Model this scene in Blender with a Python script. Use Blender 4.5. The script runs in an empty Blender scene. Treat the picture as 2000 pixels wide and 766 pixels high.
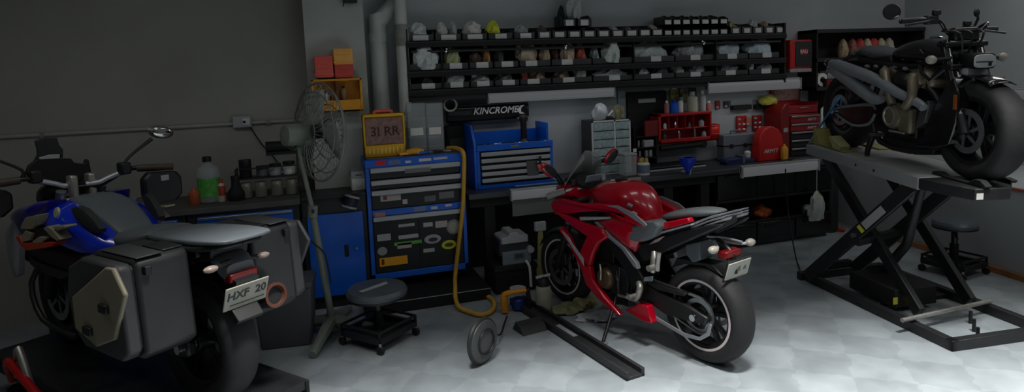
import bpy, math, random
from mathutils import Vector, Matrix
from mathutils.geometry import tessellate_polygon
random.seed(7)
SC = bpy.context.scene
COL = SC.collection
PI = math.pi
R = math.radians

# ------------------------------------------------------------------ camera model (2000 x 766 frame)
F, CX, CY, H = 1250.0, 1000.0, 266.27, 1.9
_p, _yw, _rl = R(5.717), R(17.64), R(-2.258)
FW = Vector((math.sin(_yw)*math.cos(_p), math.cos(_yw)*math.cos(_p), -math.sin(_p)))
_r0 = Vector((math.cos(_yw), -math.sin(_yw), 0)); _u0 = _r0.cross(FW)
RT = math.cos(_rl)*_r0 + math.sin(_rl)*_u0
UP = -math.sin(_rl)*_r0 + math.cos(_rl)*_u0
CAM = Vector((0, 0, H))
def ray(x, y): return FW + RT*((x-CX)/F) - UP*((y-CY)/F)
def on(x, y, ax, v):
    d = ray(x, y); return CAM + d*((v-CAM[ax])/d[ax])
def Wx(x, y, v): return on(x, y, 0, v)
def Wy(x, y, v): return on(x, y, 1, v)
def Wz(x, y, v): return on(x, y, 2, v)

cam = bpy.data.cameras.new('camera'); camo = bpy.data.objects.new('camera', cam); COL.objects.link(camo)
m = Matrix((RT, UP, -FW)).transposed().to_4x4(); m.translation = CAM
camo.matrix_world = m
cam.sensor_width = 36; cam.lens = F/2000*36; cam.shift_y = -(383-CY)/2000; cam.clip_end = 60; cam.clip_start = .02
SC.camera = camo

# ------------------------------------------------------------------ materials
def s2l(c): return tuple(((v/12.92) if v <= .04045 else ((v+.055)/1.055)**2.4) for v in c)
MATS = {}
def mat(name, rgb, rough=.5, metal=0., noise=0., scale=8., bump=0., coat=0., alpha=1., trans=0., emis=0., spec=.5):
    if name in MATS: return MATS[name]
    M = bpy.data.materials.new(name); M.use_nodes = True
    nt = M.node_tree; b = nt.nodes['Principled BSDF']
    c = s2l(rgb)+(1,)
    b.inputs['Base Color'].default_value = c
    b.inputs['Roughness'].default_value = rough; b.inputs['Metallic'].default_value = metal
    b.inputs['Specular IOR Level'].default_value = spec
    b.inputs['Coat Weight'].default_value = coat; b.inputs['Coat Roughness'].default_value = .08
    b.inputs['Alpha'].default_value = alpha; b.inputs['Transmission Weight'].default_value = trans
    if emis:
        b.inputs['Emission Color'].default_value = c; b.inputs['Emission Strength'].default_value = emis
    if noise or bump:
        tc = nt.nodes.new('ShaderNodeTexCoord'); n = nt.nodes.new('ShaderNodeTexNoise')
        n.inputs['Scale'].default_value = scale; n.inputs['Detail'].default_value = 5
        nt.links.new(tc.outputs['Object'], n.inputs['Vector'])
        if noise:
            rp = nt.nodes.new('ShaderNodeMapRange'); rp.inputs['From Min'].default_value = .3; rp.inputs['From Max'].default_value = .7
            rp.inputs['To Min'].default_value = 1-noise; rp.inputs['To Max'].default_value = 1+noise
            mx = nt.nodes.new('ShaderNodeVectorMath'); mx.operation = 'SCALE'
            mx.inputs[0].default_value = c[:3]
            nt.links.new(n.outputs['Fac'], rp.inputs['Value']); nt.links.new(rp.outputs['Result'], mx.inputs['Scale'])
            nt.links.new(mx.outputs['Vector'], b.inputs['Base Color'])
        if bump:
            bp = nt.nodes.new('ShaderNodeBump'); bp.inputs['Strength'].default_value = bump; bp.inputs['Distance'].default_value = .01
            nt.links.new(n.outputs['Fac'], bp.inputs['Height']); nt.links.new(bp.outputs['Normal'], b.inputs['Normal'])
    MATS[name] = M; return M

black = mat('black_plastic', (.09,.09,.10), .5, noise=.15, scale=20)
gloss = mat('gloss_black', (.045,.045,.05), .22, coat=.5)
matte = mat('matte_black', (.06,.06,.065), .75, noise=.2, scale=14)
rubber = mat('rubber', (.11,.11,.115), .72, noise=.18, scale=30, bump=.15)
steel = mat('steel', (.62,.63,.64), .32, metal=.9, noise=.12, scale=18)
chrome = mat('chrome', (.82,.83,.85), .14, metal=1.)
alu = mat('cast_aluminium', (.66,.65,.62), .42, metal=.7, noise=.15, scale=25)
dsteel = mat('dark_steel', (.17,.175,.18), .45, metal=.4, noise=.2, scale=12)
grey = mat('grey_plastic', (.36,.37,.38), .5, noise=.08, scale=15)
lgrey = mat('light_grey', (.62,.63,.64), .5, noise=.06, scale=10)
white = mat('white_paper', (.85,.85,.83), .7, noise=.06, scale=30)
blue = mat('blue_enamel', (.0,.36,.80), .38, noise=.06, scale=6)
dblue = mat('dark_blue_enamel', (.04,.17,.52), .4, noise=.06, scale=6)  # darker blue enamel for a plier grip and can caps
red = mat('red_enamel', (.70,.06,.07), .38, noise=.08, scale=9)
bred = mat('motorcycle_red', (.70,.0,.12), .25, coat=.6)
yellow = mat('yellow_plastic', (.86,.62,.08), .45, noise=.08, scale=12)
orange = mat('orange_plastic', (.95,.70,.34), .45, noise=.06, scale=12)
rorange = mat('red_orange_plastic', (.90,.38,.33), .45, noise=.06, scale=12)
clear = mat('clear_plastic', (.75,.79,.80), .25, alpha=.38, spec=.6)
bagm = mat('translucent_bag', (.72,.74,.74), .45, alpha=.75, noise=.15, scale=40, bump=.5)
glass = mat('smoked_screen', (.62,.64,.63), .12, alpha=.5, spec=.8)
tan = mat('tan_board', (.62,.50,.36), .7, noise=.15, scale=16)

# ------------------------------------------------------------------ mesh builder
class MB:
    def __init__(s): s.v=[]; s.f=[]; s.mi=[]; s.m=0; s.X=None
    def add(s, vs, fs):
        o=len(s.v); X=s.X
        s.v += [tuple(X@Vector(p)) if X else tuple(p) for p in vs]
        s.f += [tuple(i+o for i in f) for f in fs]; s.mi += [s.m]*len(fs); return s
    def box(s, a, b):
        x0,x1=sorted((a[0],b[0])); y0,y1=sorted((a[1],b[1])); z0,z1=sorted((a[2],b[2]))
        v=[(x0,y0,z0),(x1,y0,z0),(x1,y1,z0),(x0,y1,z0),(x0,y0,z1),(x1,y0,z1),(x1,y1,z1),(x0,y1,z1)]
        return s.add(v,[(0,3,2,1),(4,5,6,7),(0,1,5,4),(1,2,6,5),(2,3,7,6),(3,0,4,7)])
    def bar(s, p0, p1, w, h, up=(0,0,1)):
        p0=Vector(p0);p1=Vector(p1);d=(p1-p0).normalized();u=Vector(up)
        if abs(d.dot(u))>.98: u=Vector((1,0,0))
        sd=d.cross(u).normalized();u=sd.cross(d)
        v=[p+sd*a*w/2+u*b*h/2 for p in (p0,p1) for a,b in ((-1,-1),(1,-1),(1,1),(-1,1))]
        return s.add(v,[(0,1,2,3),(7,6,5,4),(0,4,5,1),(1,5,6,2),(2,6,7,3),(3,7,4,0)])
    def rings(s, rs, cap=True, close=False):
        n=len(rs[0]); vs=[p for r in rs for p in r]; fs=[]
        k=len(rs); last=k if close else k-1
        for i in range(last):
            a=i*n;b=((i+1)%k)*n
            for j in range(n): fs.append((a+j,a+(j+1)%n,b+(j+1)%n,b+j))
        if cap and not close: fs.append(tuple(range(n-1,-1,-1))); fs.append(tuple((k-1)*n+j for j in range(n)))
        return s.add(vs,fs)
    def tube(s, pts, r, n=8, smooth=0, cap=True, flat=1.):
        pts=[Vector(p) for p in pts]
        rr=list(r) if isinstance(r,(list,tuple)) else [r]*len(pts)
        if smooth and len(pts)>2:
            P=[];Q=[]
            for i in range(len(pts)-1):
                a=pts[max(i-1,0)];b=pts[i];c=pts[i+1];d=pts[min(i+2,len(pts)-1)]
                for k in range(smooth):
                    t=k/smooth
                    P.append(.5*((2*b)+(c-a)*t+(2*a-5*b+4*c-d)*t*t+(3*b-a-3*c+d)*t**3)); Q.append(rr[i]*(1-t)+rr[i+1]*t)
            P.append(pts[-1]);Q.append(rr[-1]);pts,rr=P,Q
        rs=[];nrm=None
        for i,p in enumerate(pts):
            d=(pts[min(i+1,len(pts)-1)]-pts[max(i-1,0)])
            d=d.normalized() if d.length>1e-9 else Vector((0,0,1))
            if nrm is None:
                nrm=d.orthogonal().normalized()
            nrm=(nrm-d*nrm.dot(d)); nrm=nrm.normalized() if nrm.length>1e-6 else d.orthogonal().normalized()
            bn=d.cross(nrm)
            rs.append([p+nrm*math.cos(2*PI*j/n)*rr[i]+bn*math.sin(2*PI*j/n)*rr[i]*flat for j in range(n)])
        return s.rings(rs,cap)
    def cyl(s, p0, p1, r, n=16, r1=None): return s.tube([p0,p1],[r,r if r1 is None else r1],n)
    def lathe(s, prof, c, ax=(0,0,1), n=24, cap=True, close=False):
        ax=Vector(ax).normalized(); u=ax.orthogonal().normalized()
        if abs(ax.z)>.99: u=Vector((1,0,0))
        w=ax.cross(u); c=Vector(c)
        return s.rings([[c+ax*h+(u*math.cos(2*PI*j/n)+w*math.sin(2*PI*j/n))*max(r,1e-4) for j in range(n)] for r,h in prof],cap,close)
    def ell(s, c, rx, ry, rz, n=16, k=9, e=1.):
        c=Vector(c);rs=[]
        for i in range(k):
            a=-PI/2+PI*(i+.02 if i==0 else (i-.02 if i==k-1 else i))/(k-1)
            rs.append([c+Vector((rx*math.cos(a)*math.cos(2*PI*j/n),ry*math.cos(a)*math.sin(2*PI*j/n),rz*math.sin(a))) for j in range(n)])
        return s.rings(rs)
    def torus(s, c, ax, Rr, r, n=32, k=8):
        return s.lathe([(Rr+r*math.cos(2*PI*i/k), r*math.sin(2*PI*i/k)) for i in range(k)], c, ax, n, False, True)
    def prism(s, poly, y0, y1, fn=None):
        # poly in (x,z); extruded along y from y0 to y1
        n=len(poly); a=sum(poly[i][0]*poly[(i+1)%n][1]-poly[(i+1)%n][0]*poly[i][1] for i in range(n))
        if (a>0)==(y1>y0): poly=poly[::-1]
        vs=[(x,y0,z) for x,z in poly]+[(x,(fn(x,z) if fn else y1),z) for x,z in poly]
        fs=[(i,(i+1)%n,n+(i+1)%n,n+i) for i in range(n)]
        tri=tessellate_polygon([[Vector((x,z,0)) for x,z in poly]])
        for t in tri:
            fs.append(tuple(t)); fs.append(tuple(n+i for i in reversed(t)))
        return s.add(vs,fs)
    def pillow(s, poly, yb, th, bulge, side=1, k=5):
        # star-shaped outline in (x,z): flat back at yb-th, domed front
        n=len(poly);cx=sum(p[0] for p in poly)/n;cz=sum(p[1] for p in poly)/n
        # refine outline
        q=[]
        for i in range(n):
            a=poly[i];b=poly[(i+1)%n]
            for t in (0,.34,.67): q.append((a[0]*(1-t)+b[0]*t,a[1]*(1-t)+b[1]*t))
        rs=[[(x,side*(yb-th),z) for x,z in q],[(x,side*yb,z) for x,z in q]]
        for i in range(1,k+1):
            t=i/k*.97; y=yb+bulge*math.sqrt(max(0,1-(1-t)**2)); rs.append([(cx+(x-cx)*(1-t),side*y,cz+(z-cz)*(1-t)) for x,z in q])
        return s.rings(rs)
    def loft(s, secs, n=20, e=2.4, cap=True):
        # secs: (x, zc, half width, half height[, ytrans])
        rs=[]
        for q in secs:
            x,zc,hw,hh=q[:4]; y0=q[4] if len(q)>4 else 0.
            r=[]
            for j in range(n):
                t=2*PI*j/n;c=math.cos(t);d=math.sin(t)
                r.append((x,y0+hw*math.copysign(abs(c)**(2/e),c),zc+hh*math.copysign(abs(d)**(2/e),d)))
            rs.append(r)
        return s.rings(rs,cap)
    def sheet(s, grid, th=0.):
        n=len(grid[0]);k=len(grid);vs=[p for r in grid for p in r]
        fs=[(i*n+j,i*n+j+1,(i+1)*n+j+1,(i+1)*n+j) for i in range(k-1) for j in range(n-1)]
        return s.add(vs,fs)
    def build(s, name, mats, parent=None, smooth=True, bevel=0., sub=0, solid=0.):
        me=bpy.data.meshes.new(name); me.from_pydata(s.v,[],s.f)
        if not isinstance(mats,(list,tuple)): mats=[mats]
        for m in mats: me.materials.append(m)
        if len(mats)>1: me.polygons.foreach_set('material_index',s.mi)
        me.update()
        import bmesh
        bm=bmesh.new(); bm.from_mesh(me); bmesh.ops.recalc_face_normals(bm,faces=bm.faces); bm.to_mesh(me); bm.free()
        if smooth: me.set_sharp_from_angle(angle=R(38)) if hasattr(me,'set_sharp_from_angle') else None
        if smooth: me.polygons.foreach_set('use_smooth',[True]*len(me.polygons))
        o=bpy.data.objects.new(name,me); COL.objects.link(o)
        if parent: o.parent=parent
        if solid:
            md=o.modifiers.new('s','SOLIDIFY'); md.thickness=solid; md.offset=0
        if bevel:
            md=o.modifiers.new('b','BEVEL'); md.width=bevel; md.segments=2; md.limit_method='ANGLE'; md.angle_limit=R(40)
        if sub:
            md=o.modifiers.new('ss','SUBSURF'); md.levels=sub; md.render_levels=sub
        return o

def tag(o, label, cat, group=None, kind=None):
    if label: o['label']=label
    if cat: o['category']=cat
    if group: o['group']=group
    if kind: o['kind']=kind
    return o
def thing(name, label, cat, loc=(0,0,0), rz=0., group=None, mw=None):
    o=bpy.data.objects.new(name,None); COL.objects.link(o); o.empty_display_size=.1
    if mw is not None: o.matrix_world=mw
    else: o.location=loc; o.rotation_euler=(0,0,rz)
    return tag(o,label,cat,group)
def struct(name, mb, m, **k):
    o=mb.build(name,m,**k); o['kind']='structure'; return o
def text(name, body, size, M, m, parent=None, ext=.001, shear=0., bold=0.):
    cu=bpy.data.curves.new(name,'FONT'); cu.body=body; cu.size=size; cu.align_x='CENTER'; cu.align_y='CENTER'; cu.extrude=ext; cu.shear=shear; cu.offset=bold; cu.resolution_u=3
    t=bpy.data.objects.new(name+'_c',cu); COL.objects.link(t)
    bpy.context.view_layer.update()
    me=bpy.data.meshes.new_from_object(t.evaluated_get(bpy.context.evaluated_depsgraph_get()))
    bpy.data.objects.remove(t); me.name=name; me.materials.clear(); me.materials.append(m)
    o=bpy.data.objects.new(name,me); COL.objects.link(o)
    if parent: o.parent=parent
    o.matrix_local=M; return o
def facing(p, nrm, up=(0,0,1)):
    # matrix placing XY text plane at p facing nrm
    n=Vector(nrm).normalized(); u=Vector(up); x=u.cross(n).normalized(); y=n.cross(x)
    M=Matrix((x,y,n)).transposed().to_4x4(); M.translation=Vector(p); return M
FY=(0,-1,0)

class Frame:
    def __init__(s, x0,y0,z0,h,pitch=0.):
        s.M=Matrix.Translation((x0,y0,z0))@Matrix.Rotation(h,4,'Z')@Matrix.Rotation(-pitch,4,'Y')
        s.I=s.M.inverted()
    def loc(s, px, py, y):
        o=s.I@CAM; d=s.I.to_3x3()@ray(px,py); t=(y-o.y)/d.y; p=o+d*t; return (p.x,p.z)
    def poly(s, pts, y): return [s.loc(a,b,y) for a,b in pts]
    def p3(s, px, py, y):
        a=s.loc(px,py,y); return Vector((a[0],y,a[1]))

def wheel(root, name, cx, cz, Ro, w, rim_r, nsp, spm, rimm, disc=0., both=False, spw=.028, tape=None):
    mb=MB(); hw=w/2; prof=[]
    for i in range(11):
        a=-PI/2+PI*i/10
        prof.append((Ro-(.062 if w>.14 else .05)*(1-math.cos(a)**.8 if math.cos(a)>0 else 1), hw*math.sin(a)))
    prof=[(rim_r+.005,-hw*.82),(rim_r+.03,-hw*.98)]+prof+[(rim_r+.03,hw*.98),(rim_r+.005,hw*.82)]
    mb.lathe(prof,(cx,0,cz),(0,1,0),48,False,True)
    t=mb.build(name,rubber,root)
    mb=MB()
    mb.lathe([(rim_r+.008,-hw*.84),(rim_r+.012,-hw*.7),(rim_r-.012,-hw*.6),(rim_r-.02,0),(rim_r-.012,hw*.6),(rim_r+.012,hw*.7),(rim_r+.008,hw*.84),(rim_r-.022,hw*.75),(rim_r-.035,0),(rim_r-.022,-hw*.75)],(cx,0,cz),(0,1,0),48,False,True)
    mb.lathe([(.02,-hw*.9),(.045,-hw*.85),(.05,-hw*.3),(.05,hw*.3),(.045,hw*.85),(.02,hw*.9)],(cx,0,cz),(0,1,0),20)
    for i in range(nsp):
        a=2*PI*i/nsp+.3
        for sgn in (-1,1):
            b=a+sgn*.20; c=a+sgn*.07*1.8
            mb.bar((cx+.035*math.cos(c),sgn*.0,cz+.035*math.sin(c)),(cx+(rim_r-.02)*math.cos(b),sgn*.004,cz+(rim_r-.02)*math.sin(b)),spw,.03,(0,1,0))
    mb.build('rim',rimm,t,bevel=.003)
    if tape:
        for s in (-1,1):
            mb=MB().lathe([(rim_r+.013,hw*.86*s),(rim_r+.013,hw*.885*s),(rim_r-.002,hw*.885*s),(rim_r-.002,hw*.86*s)],(cx,0,cz),(0,1,0),64,False,True); mb.build('rim_tape',tape,t)
    if disc:
        for s in ((1,-1) if both else (-1,)):
            y=s*(hw*.9+.012)
            mb=MB().lathe([(disc,y-.003),(disc,y+.003),(disc*.72,y+.003),(disc*.72,y-.003)],(cx,0,cz),(0,1,0),48,False,True)
            for i in range(6):
                a=2*PI*i/6; mb.bar((cx+.03*math.cos(a),y,cz+.03*math.sin(a)),(cx+disc*.76*math.cos(a+.3),y,cz+disc*.76*math.sin(a+.3)),.02,.006,(0,1,0))
            mb.build('brake_disc',steel,t)
    return t
# ------------------------------------------------------------------ light levels
EXPO=-2.6
LED=.40
LEDW=3.5
CEIL=[(-1.6,3.4,54),(1.6,3.2,34),(4.2,3.2,38),(6.3,4.0,66),(0.2,1.0,30),(2.6,.8,34),(5.4,1.2,70)]
FRONT=[(0.3,2.5,210),(2.0,2.3,210),(3.8,2.0,210)]
# ------------------------------------------------------------------ the room
def wallmat(name, rgb, sc=1.2, amt=.07):
    M=bpy.data.materials.new(name); M.use_nodes=True; nt=M.node_tree; b=nt.nodes['Principled BSDF']
    b.inputs['Roughness'].default_value=.75
    tc=nt.nodes.new('ShaderNodeTexCoord'); n=nt.nodes.new('ShaderNodeTexNoise'); n.inputs['Scale'].default_value=sc; n.inputs['Detail'].default_value=6
    cr=nt.nodes.new('ShaderNodeValToRGB'); l=s2l(rgb)
    cr.color_ramp.elements[0].position=.3; cr.color_ramp.elements[0].color=tuple(v*(1-amt*2) for v in l)+(1,)
    cr.color_ramp.elements[1].position=.7; cr.color_ramp.elements[1].color=tuple(min(1,v*(1+amt)) for v in l)+(1,)
    nt.links.new(tc.outputs['Object'],n.inputs['Vector']); nt.links.new(n.outputs['Fac'],cr.inputs['Fac']); nt.links.new(cr.outputs['Color'],b.inputs['Base Color'])
    n2=nt.nodes.new('ShaderNodeTexNoise'); n2.inputs['Scale'].default_value=90; bp=nt.nodes.new('ShaderNodeBump'); bp.inputs['Strength'].default_value=.12; bp.inputs['Distance'].default_value=.004
    nt.links.new(tc.outputs['Object'],n2.inputs['Vector']); nt.links.new(n2.outputs['Fac'],bp.inputs['Height']); nt.links.new(bp.outputs['Normal'],b.inputs['Normal'])
    return M
wm=wallmat('painted_wall',(.66,.68,.69)); wm2=wallmat('cream_paint_wall',(.60,.60,.57)); wmc=wallmat('column_paint',(.68,.70,.68)); wmr=wallmat('side_wall_paint',(.68,.70,.705))
def floormat():
    M=bpy.data.materials.new('tiled_floor'); M.use_nodes=True; nt=M.node_tree; b=nt.nodes['Principled BSDF']; L=nt.links.new
    tc=nt.nodes.new('ShaderNodeTexCoord'); mp=nt.nodes.new('ShaderNodeMapping'); mp.inputs['Rotation'].default_value=(0,0,R(38)); mp.inputs['Scale'].default_value=(3.1,3.1,3.1)
    ck=nt.nodes.new('ShaderNodeTexChecker'); ck.inputs['Scale'].default_value=1.; a=s2l((.60,.63,.645)); d=s2l((.56,.59,.605))
    ck.inputs['Color1'].default_value=a+(1,); ck.inputs['Color2'].default_value=d+(1,)
    nz=nt.nodes.new('ShaderNodeTexNoise'); nz.inputs['Scale'].default_value=4; nz.inputs['Detail'].default_value=7
    n3=nt.nodes.new('ShaderNodeTexNoise'); n3.inputs['Scale'].default_value=9
    mr=nt.nodes.new('ShaderNodeMapRange'); mr.inputs['From Min'].default_value=.3; mr.inputs['From Max'].default_value=.7; mr.inputs['To Min'].default_value=.78; mr.inputs['To Max'].default_value=1.1
    sc=nt.nodes.new('ShaderNodeVectorMath'); sc.operation='SCALE'
    L(tc.outputs['Object'],mp.inputs['Vector'])
    ad=nt.nodes.new('ShaderNodeVectorMath'); ad.operation='ADD'; s3=nt.nodes.new('ShaderNodeVectorMath'); s3.operation='SCALE'; s3.inputs['Scale'].default_value=.35
    L(tc.outputs['Object'],n3.inputs['Vector']); L(n3.outputs['Color'],s3.inputs[0]); L(mp.outputs['Vector'],ad.inputs[0]); L(s3.outputs['Vector'],ad.inputs[1]); L(ad.outputs['Vector'],ck.inputs['Vector'])
    L(tc.outputs['Object'],nz.inputs['Vector']); L(nz.outputs['Fac'],mr.inputs['Value']); L(ck.outputs['Color'],sc.inputs[0]); L(mr.outputs['Result'],sc.inputs['Scale']); L(sc.outputs['Vector'],b.inputs['Base Color'])
    r=nt.nodes.new('ShaderNodeMapRange'); r.inputs['To Min'].default_value=.3; r.inputs['To Max'].default_value=.5; L(nz.outputs['Fac'],r.inputs['Value']); L(r.outputs['Result'],b.inputs['Roughness'])
    return M
YW=6.05; XR=7.0; ZC=3.3
struct('floor',MB().box((-5,-3,-.1),(XR+.2,YW+.2,0)),floormat(),smooth=False)
struct('ceiling',MB().box((-5,-3,ZC),(XR+.2,YW+.2,ZC+.1)),wm,smooth=False)
struct('wall_back',MB().box((.52,YW,0),(XR+.2,YW+.2,ZC)),wm,smooth=False)
struct('wall_back_left',MB().box((-5,YW,0),(.02,YW+.2,ZC)),wm2,smooth=False)
struct('column_back',MB().box((.02,5.76,0),(.52,YW+.2,ZC)),wmc,smooth=False)
struct('wall_right',MB().box((XR,-3,0),(XR+.2,YW,ZC)),wmr,smooth=False)
struct('wall_left',MB().box((-5.2,-3,0),(-5,YW+.2,ZC)),wm2,smooth=False)
struct('wall_front',MB().box((-5,-3.2,0),(XR+.2,-3,ZC)),wm,smooth=False)
# low wall with a ledge in front of the right wall
def skew(y): return 5.80-(5.42-y)*.115
mb=MB()
ya,yb=1.2,6.04
mb.rings([[(skew(ya),ya,0),(XR-.01,ya,0),(XR-.01,ya,.74),(skew(ya),ya,.74)],[(skew(yb),yb,0),(XR-.01,yb,0),(XR-.01,yb,.74),(skew(yb),yb,.74)]])
struct('wall_right_lower',mb,wmr,smooth=False)
mb=MB(); mb.rings([[(skew(ya)-.012,ya,.741),(skew(ya)+.03,ya,.741),(skew(ya)+.03,ya,.765),(skew(ya)-.012,ya,.765)],[(skew(4.6)-.012,4.6,.741),(skew(4.6)+.03,4.6,.741),(skew(4.6)+.03,4.6,.765),(skew(4.6)-.012,4.6,.765)]])
struct('trim_1',mb,mat('ledge_edge',(.58,.33,.27),.6),smooth=False)
mb=MB(); mb.rings([[(skew(ya)-.045,ya,0),(skew(ya)-.005,ya,0),(skew(ya)-.005,ya,.05),(skew(ya)-.045,ya,.05)],[(skew(5.3)-.045,5.3,0),(skew(5.3)-.005,5.3,0),(skew(5.3)-.005,5.3,.05),(skew(5.3)-.045,5.3,.05)]])
struct('baseboard_right',mb,mat('timber_kick',(.62,.42,.26),.7,noise=.3,scale=5),smooth=False)

# ------------------------------------------------------------------ pipes, conduit
pm=mat('white_pipe',(.74,.76,.74),.5,noise=.08,scale=5)
t=thing('drain_pipe','white vertical drain pipe beside the column, bending over near the ceiling','pipe',(.655,5.96,0))
x1=.675; 
mb=MB().tube([(0,0,0),(0,0,2.28),(.02,0,2.40),(.10,.005,2.49),(.17,.008,2.56),(.20,.01,2.68),(.20,.01,3.29)],.076,16,4)
mb.build('pipe',pm,t)
MB().cyl((0,0,2.22),(0,0,2.30),.084,18).build('collar',pm,t); MB().cyl((0,0,1.55),(0,0,1.58),.080,18).build('bracket',alu,t)
t=thing('drain_pipe','straight white drain pipe next to the shelf end with a rusty upper joint','pipe',(.85,5.815,0))
MB().cyl((0,0,0),(0,0,3.29),.056,16).build('pipe',pm,t)
MB().cyl((0,0,2.17),(0,0,2.36),.064,16).build('coupling',mat('stained_joint',(.52,.53,.50),.6,noise=.4,scale=9),t)
MB().cyl((0,0,1.55),(0,0,1.58),.060,16).build('bracket',alu,t)
a=Wy(-60,271.5,YW-.02);b=Wy(572,233.5,YW-.02); zc=(Wy(300,251,YW-.02)).z
t=thing('conduit','thin white electrical conduit running along the wall above the left workbench','conduit',(-2.6,YW-.016,zc))
MB().cyl((-2.2,0,0),(2.6,0,0),.016,10).build('tube',mat('conduit_grey',(.62,.62,.60),.5),t)
for k in range(6): MB().box((-2.+k*.85,-.018,-.02),(-1.97+k*.85,.014,.02)).build('saddle',alu,t)
p=Wy(473,238,YW-.03)
t=thing('junction_box','small white switch box on the conduit above the jars','switch box',(p.x,YW,p.z))
MB().box((-.075,-.055,-.05),(.075,-.002,.05)).build('housing',lgrey,t,bevel=.006)
MB().box((.005,-.062,-.03),(.06,-.055,.03)).build('cover',white,t,bevel=.003)
MB().cyl((.02,-.06,-.0),(.02,-.075,0),.012,10).build('switch_knob',black,t)
mb=MB().tube([(p.x+.06,YW-.03,p.z-.05),(p.x+.14,YW-.02,p.z-.2),(p.x+.24,YW-.02,p.z-.34),(p.x+.30,YW-.05,p.z-.45)],.006,6,4)
tag(mb.build('wall_cable',black,None),'dark power cord dropping from the wall switch box to the jars','cable')

# ------------------------------------------------------------------ left workbench and cabinets
YF=5.40
def drawers(root, x0,x1,zs, y, fm, n0='drawer', strip=steel, proud=.018):
    for z0,z1 in zs:
        d=MB().box((x0,y-proud,z0),(x1,y+.004,z1)).build(n0,fm,root,bevel=.003)
        MB().box((x0+.006,y-proud-.018,z1-.026),(x1-.006,y-proud,z1-.004)).build('handle',strip,d,bevel=.004)
def bench_unit(x0,x1,label):
    t=thing('bench_cabinet',label,'cabinet',((x0+x1)/2,YF,0),0,'cabinets under the left workbench')
    w=(x1-x0)/2
    MB().box((-w,.0,.08),(w,.58,.905)).build('carcass',dsteel,t,bevel=.004)
    MB().box((-w+.03,.03,0),(w-.03,.56,.08)).build('plinth',matte,t)
    drawers(t,-w+.07,w-.05,[(.755,.875),(.61,.735),(.40,.59),(.12,.38)],0,blue)
    return t
xa=Wy(362,400,YF).x
bench_unit(-1.92,xa-.012,'blue-drawered cabinet behind the motorcycle tank, under the left worktop')
bench_unit(xa+.004,-.115,'blue-drawered cabinet below the jars, beside the fan pole')
tag(MB().box((-1.95,YF-.03,.905),(-.105,YW-.01,.95)).build('worktop',mat('dark_worktop',(.30,.30,.29),.6,noise=.2,scale=6),bevel=.004),'dark grey worktop over the left cabinets, carrying jars and bottles','worktop')
t=thing('utility_cabinet','tall blue cupboard door beside the roller tool cabinet, behind the fan pole','cabinet',(.155,YF,0))
MB().box((-.25,0,.09),(.26,.34,.93)).build('carcass',dsteel,t,bevel=.004)
MB().box((-.24,.02,0),(.25,.33,.09)).build('plinth',matte,t)
d=MB().box((-.215,-.02,.11),(.225,.004,.80)).build('door',blue,t,bevel=.004)
MB().box((.06,-.026,.43),(.095,-.018,.53)).build('handle',black,d,bevel=.003); MB().cyl((.16,-.03,.49),(.16,-.018,.49),.012,12).build('lock',steel,d)
MB().box((-.25,-.03,.93),(.26,.35,.955)).build('top',dsteel,t,bevel=.004)
# things on the left worktop (z .925)
ZT=.95
def bottle(name,label,cat,p,prof,m,capm=None,lab=None,cap=None,n=20):
    t=thing(name,label,cat,p)
    MB().lathe(prof,(0,0,0),n=n).build('body',m,t)
    if cap: MB().lathe(cap,(0,0,0),n=16).build('cap',capm or black,t)
    if lab:
        r0,z0,z1,lm=lab; MB().lathe([(r0,z0),(r0,z1)],(0,0,0),n=n,cap=False).build('label',lm,t)
    return t
def T0(px,y,z=ZT):  # x on a shelf line for a pixel column
    return Vector((Wy(px,360,y).x,y,z))
bottle('coolant_jug','clear jug with green label and black cap on the left worktop','jug',T0(408,5.62),[(.075,0),(.085,.01),(.085,.24),(.075,.28),(.03,.31),(.03,.33)],clear,black,(.0865,.05,.20,mat('green_label',(.30,.62,.25),.6,noise=.3,scale=22)),[(.034,.33),(.034,.37),(.01,.375)])
tag(MB().lathe([(.04,0),(.045,.01),(.045,.09),(.02,.11),(.015,.13)],T0(378,5.58)).build('oil_can',mat('brown_orange',(.66,.33,.18),.5)),'small brown-orange can standing left of the clear jug','can')
bottle('spray_can','slim red and white can right of the clear jug','can',T0(431,5.6),[(.03,0),(.032,.01),(.032,.13),(.02,.15)],mat('cream_can',(.72,.68,.6),.5),mat('red_cap',(.62,.22,.14),.5),(.0325,.05,.13,mat('red_cap',(.62,.22,.14))),[(.018,.15),(.018,.18)])
bottle('grease_pot','squat dark pot with a narrow neck, beside the jar rack','pot',T0(460,5.6),[(.06,0),(.065,.01),(.065,.07),(.035,.11),(.03,.17)],matte,black,None,[(.034,.17),(.034,.2)])
t=thing('jar_rack','open wire rack holding jars at the end of the left worktop','rack',(Wy(524,360,5.62).x,5.66,ZT))
w=.24
mb=MB()
for sx in (-w,w):
    for sy in (-.07,.07): mb.bar((sx,sy,0),(sx,sy,.25 if sx<0 else .36),.012,.012)
for z in (.16,): mb.box((-w,-.075,z),(w,.075,z+.012))
mb.bar((-w,-.07,.25),(w,-.07,.25),.01,.01); mb.box((0,-.07,.345),(w,.07,.36))
mb.build('frame',dsteel,t)
jm=mat('jar_glass',(.50,.52,.46),.2,alpha=.7); lm=mat('jar_lid',(.62,.60,.55),.4,metal=.4)
jx=Wy(524,360,5.62).x
for i,(dx,lab) in enumerate([(-.175,'nearest the dark pot'),(-.06,'second from the dark pot'),(.065,'second from the fan'),(.18,'nearest the fan')]):
    t=thing('storage_jar','glass jar with pale lid on the rack bottom row, '+lab,'jar',(jx+dx,5.64,ZT+.001),0,'jars on the rack bottom row')
    MB().lathe([(.04,0),(.048,.008),(.048,.09),(.04,.105)],(0,0,0),n=18).build('body',jm,t); MB().lathe([(.046,.1),(.046,.128),(.01,.132)],(0,0,0),n=18).build('lid',lm,t)
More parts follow.
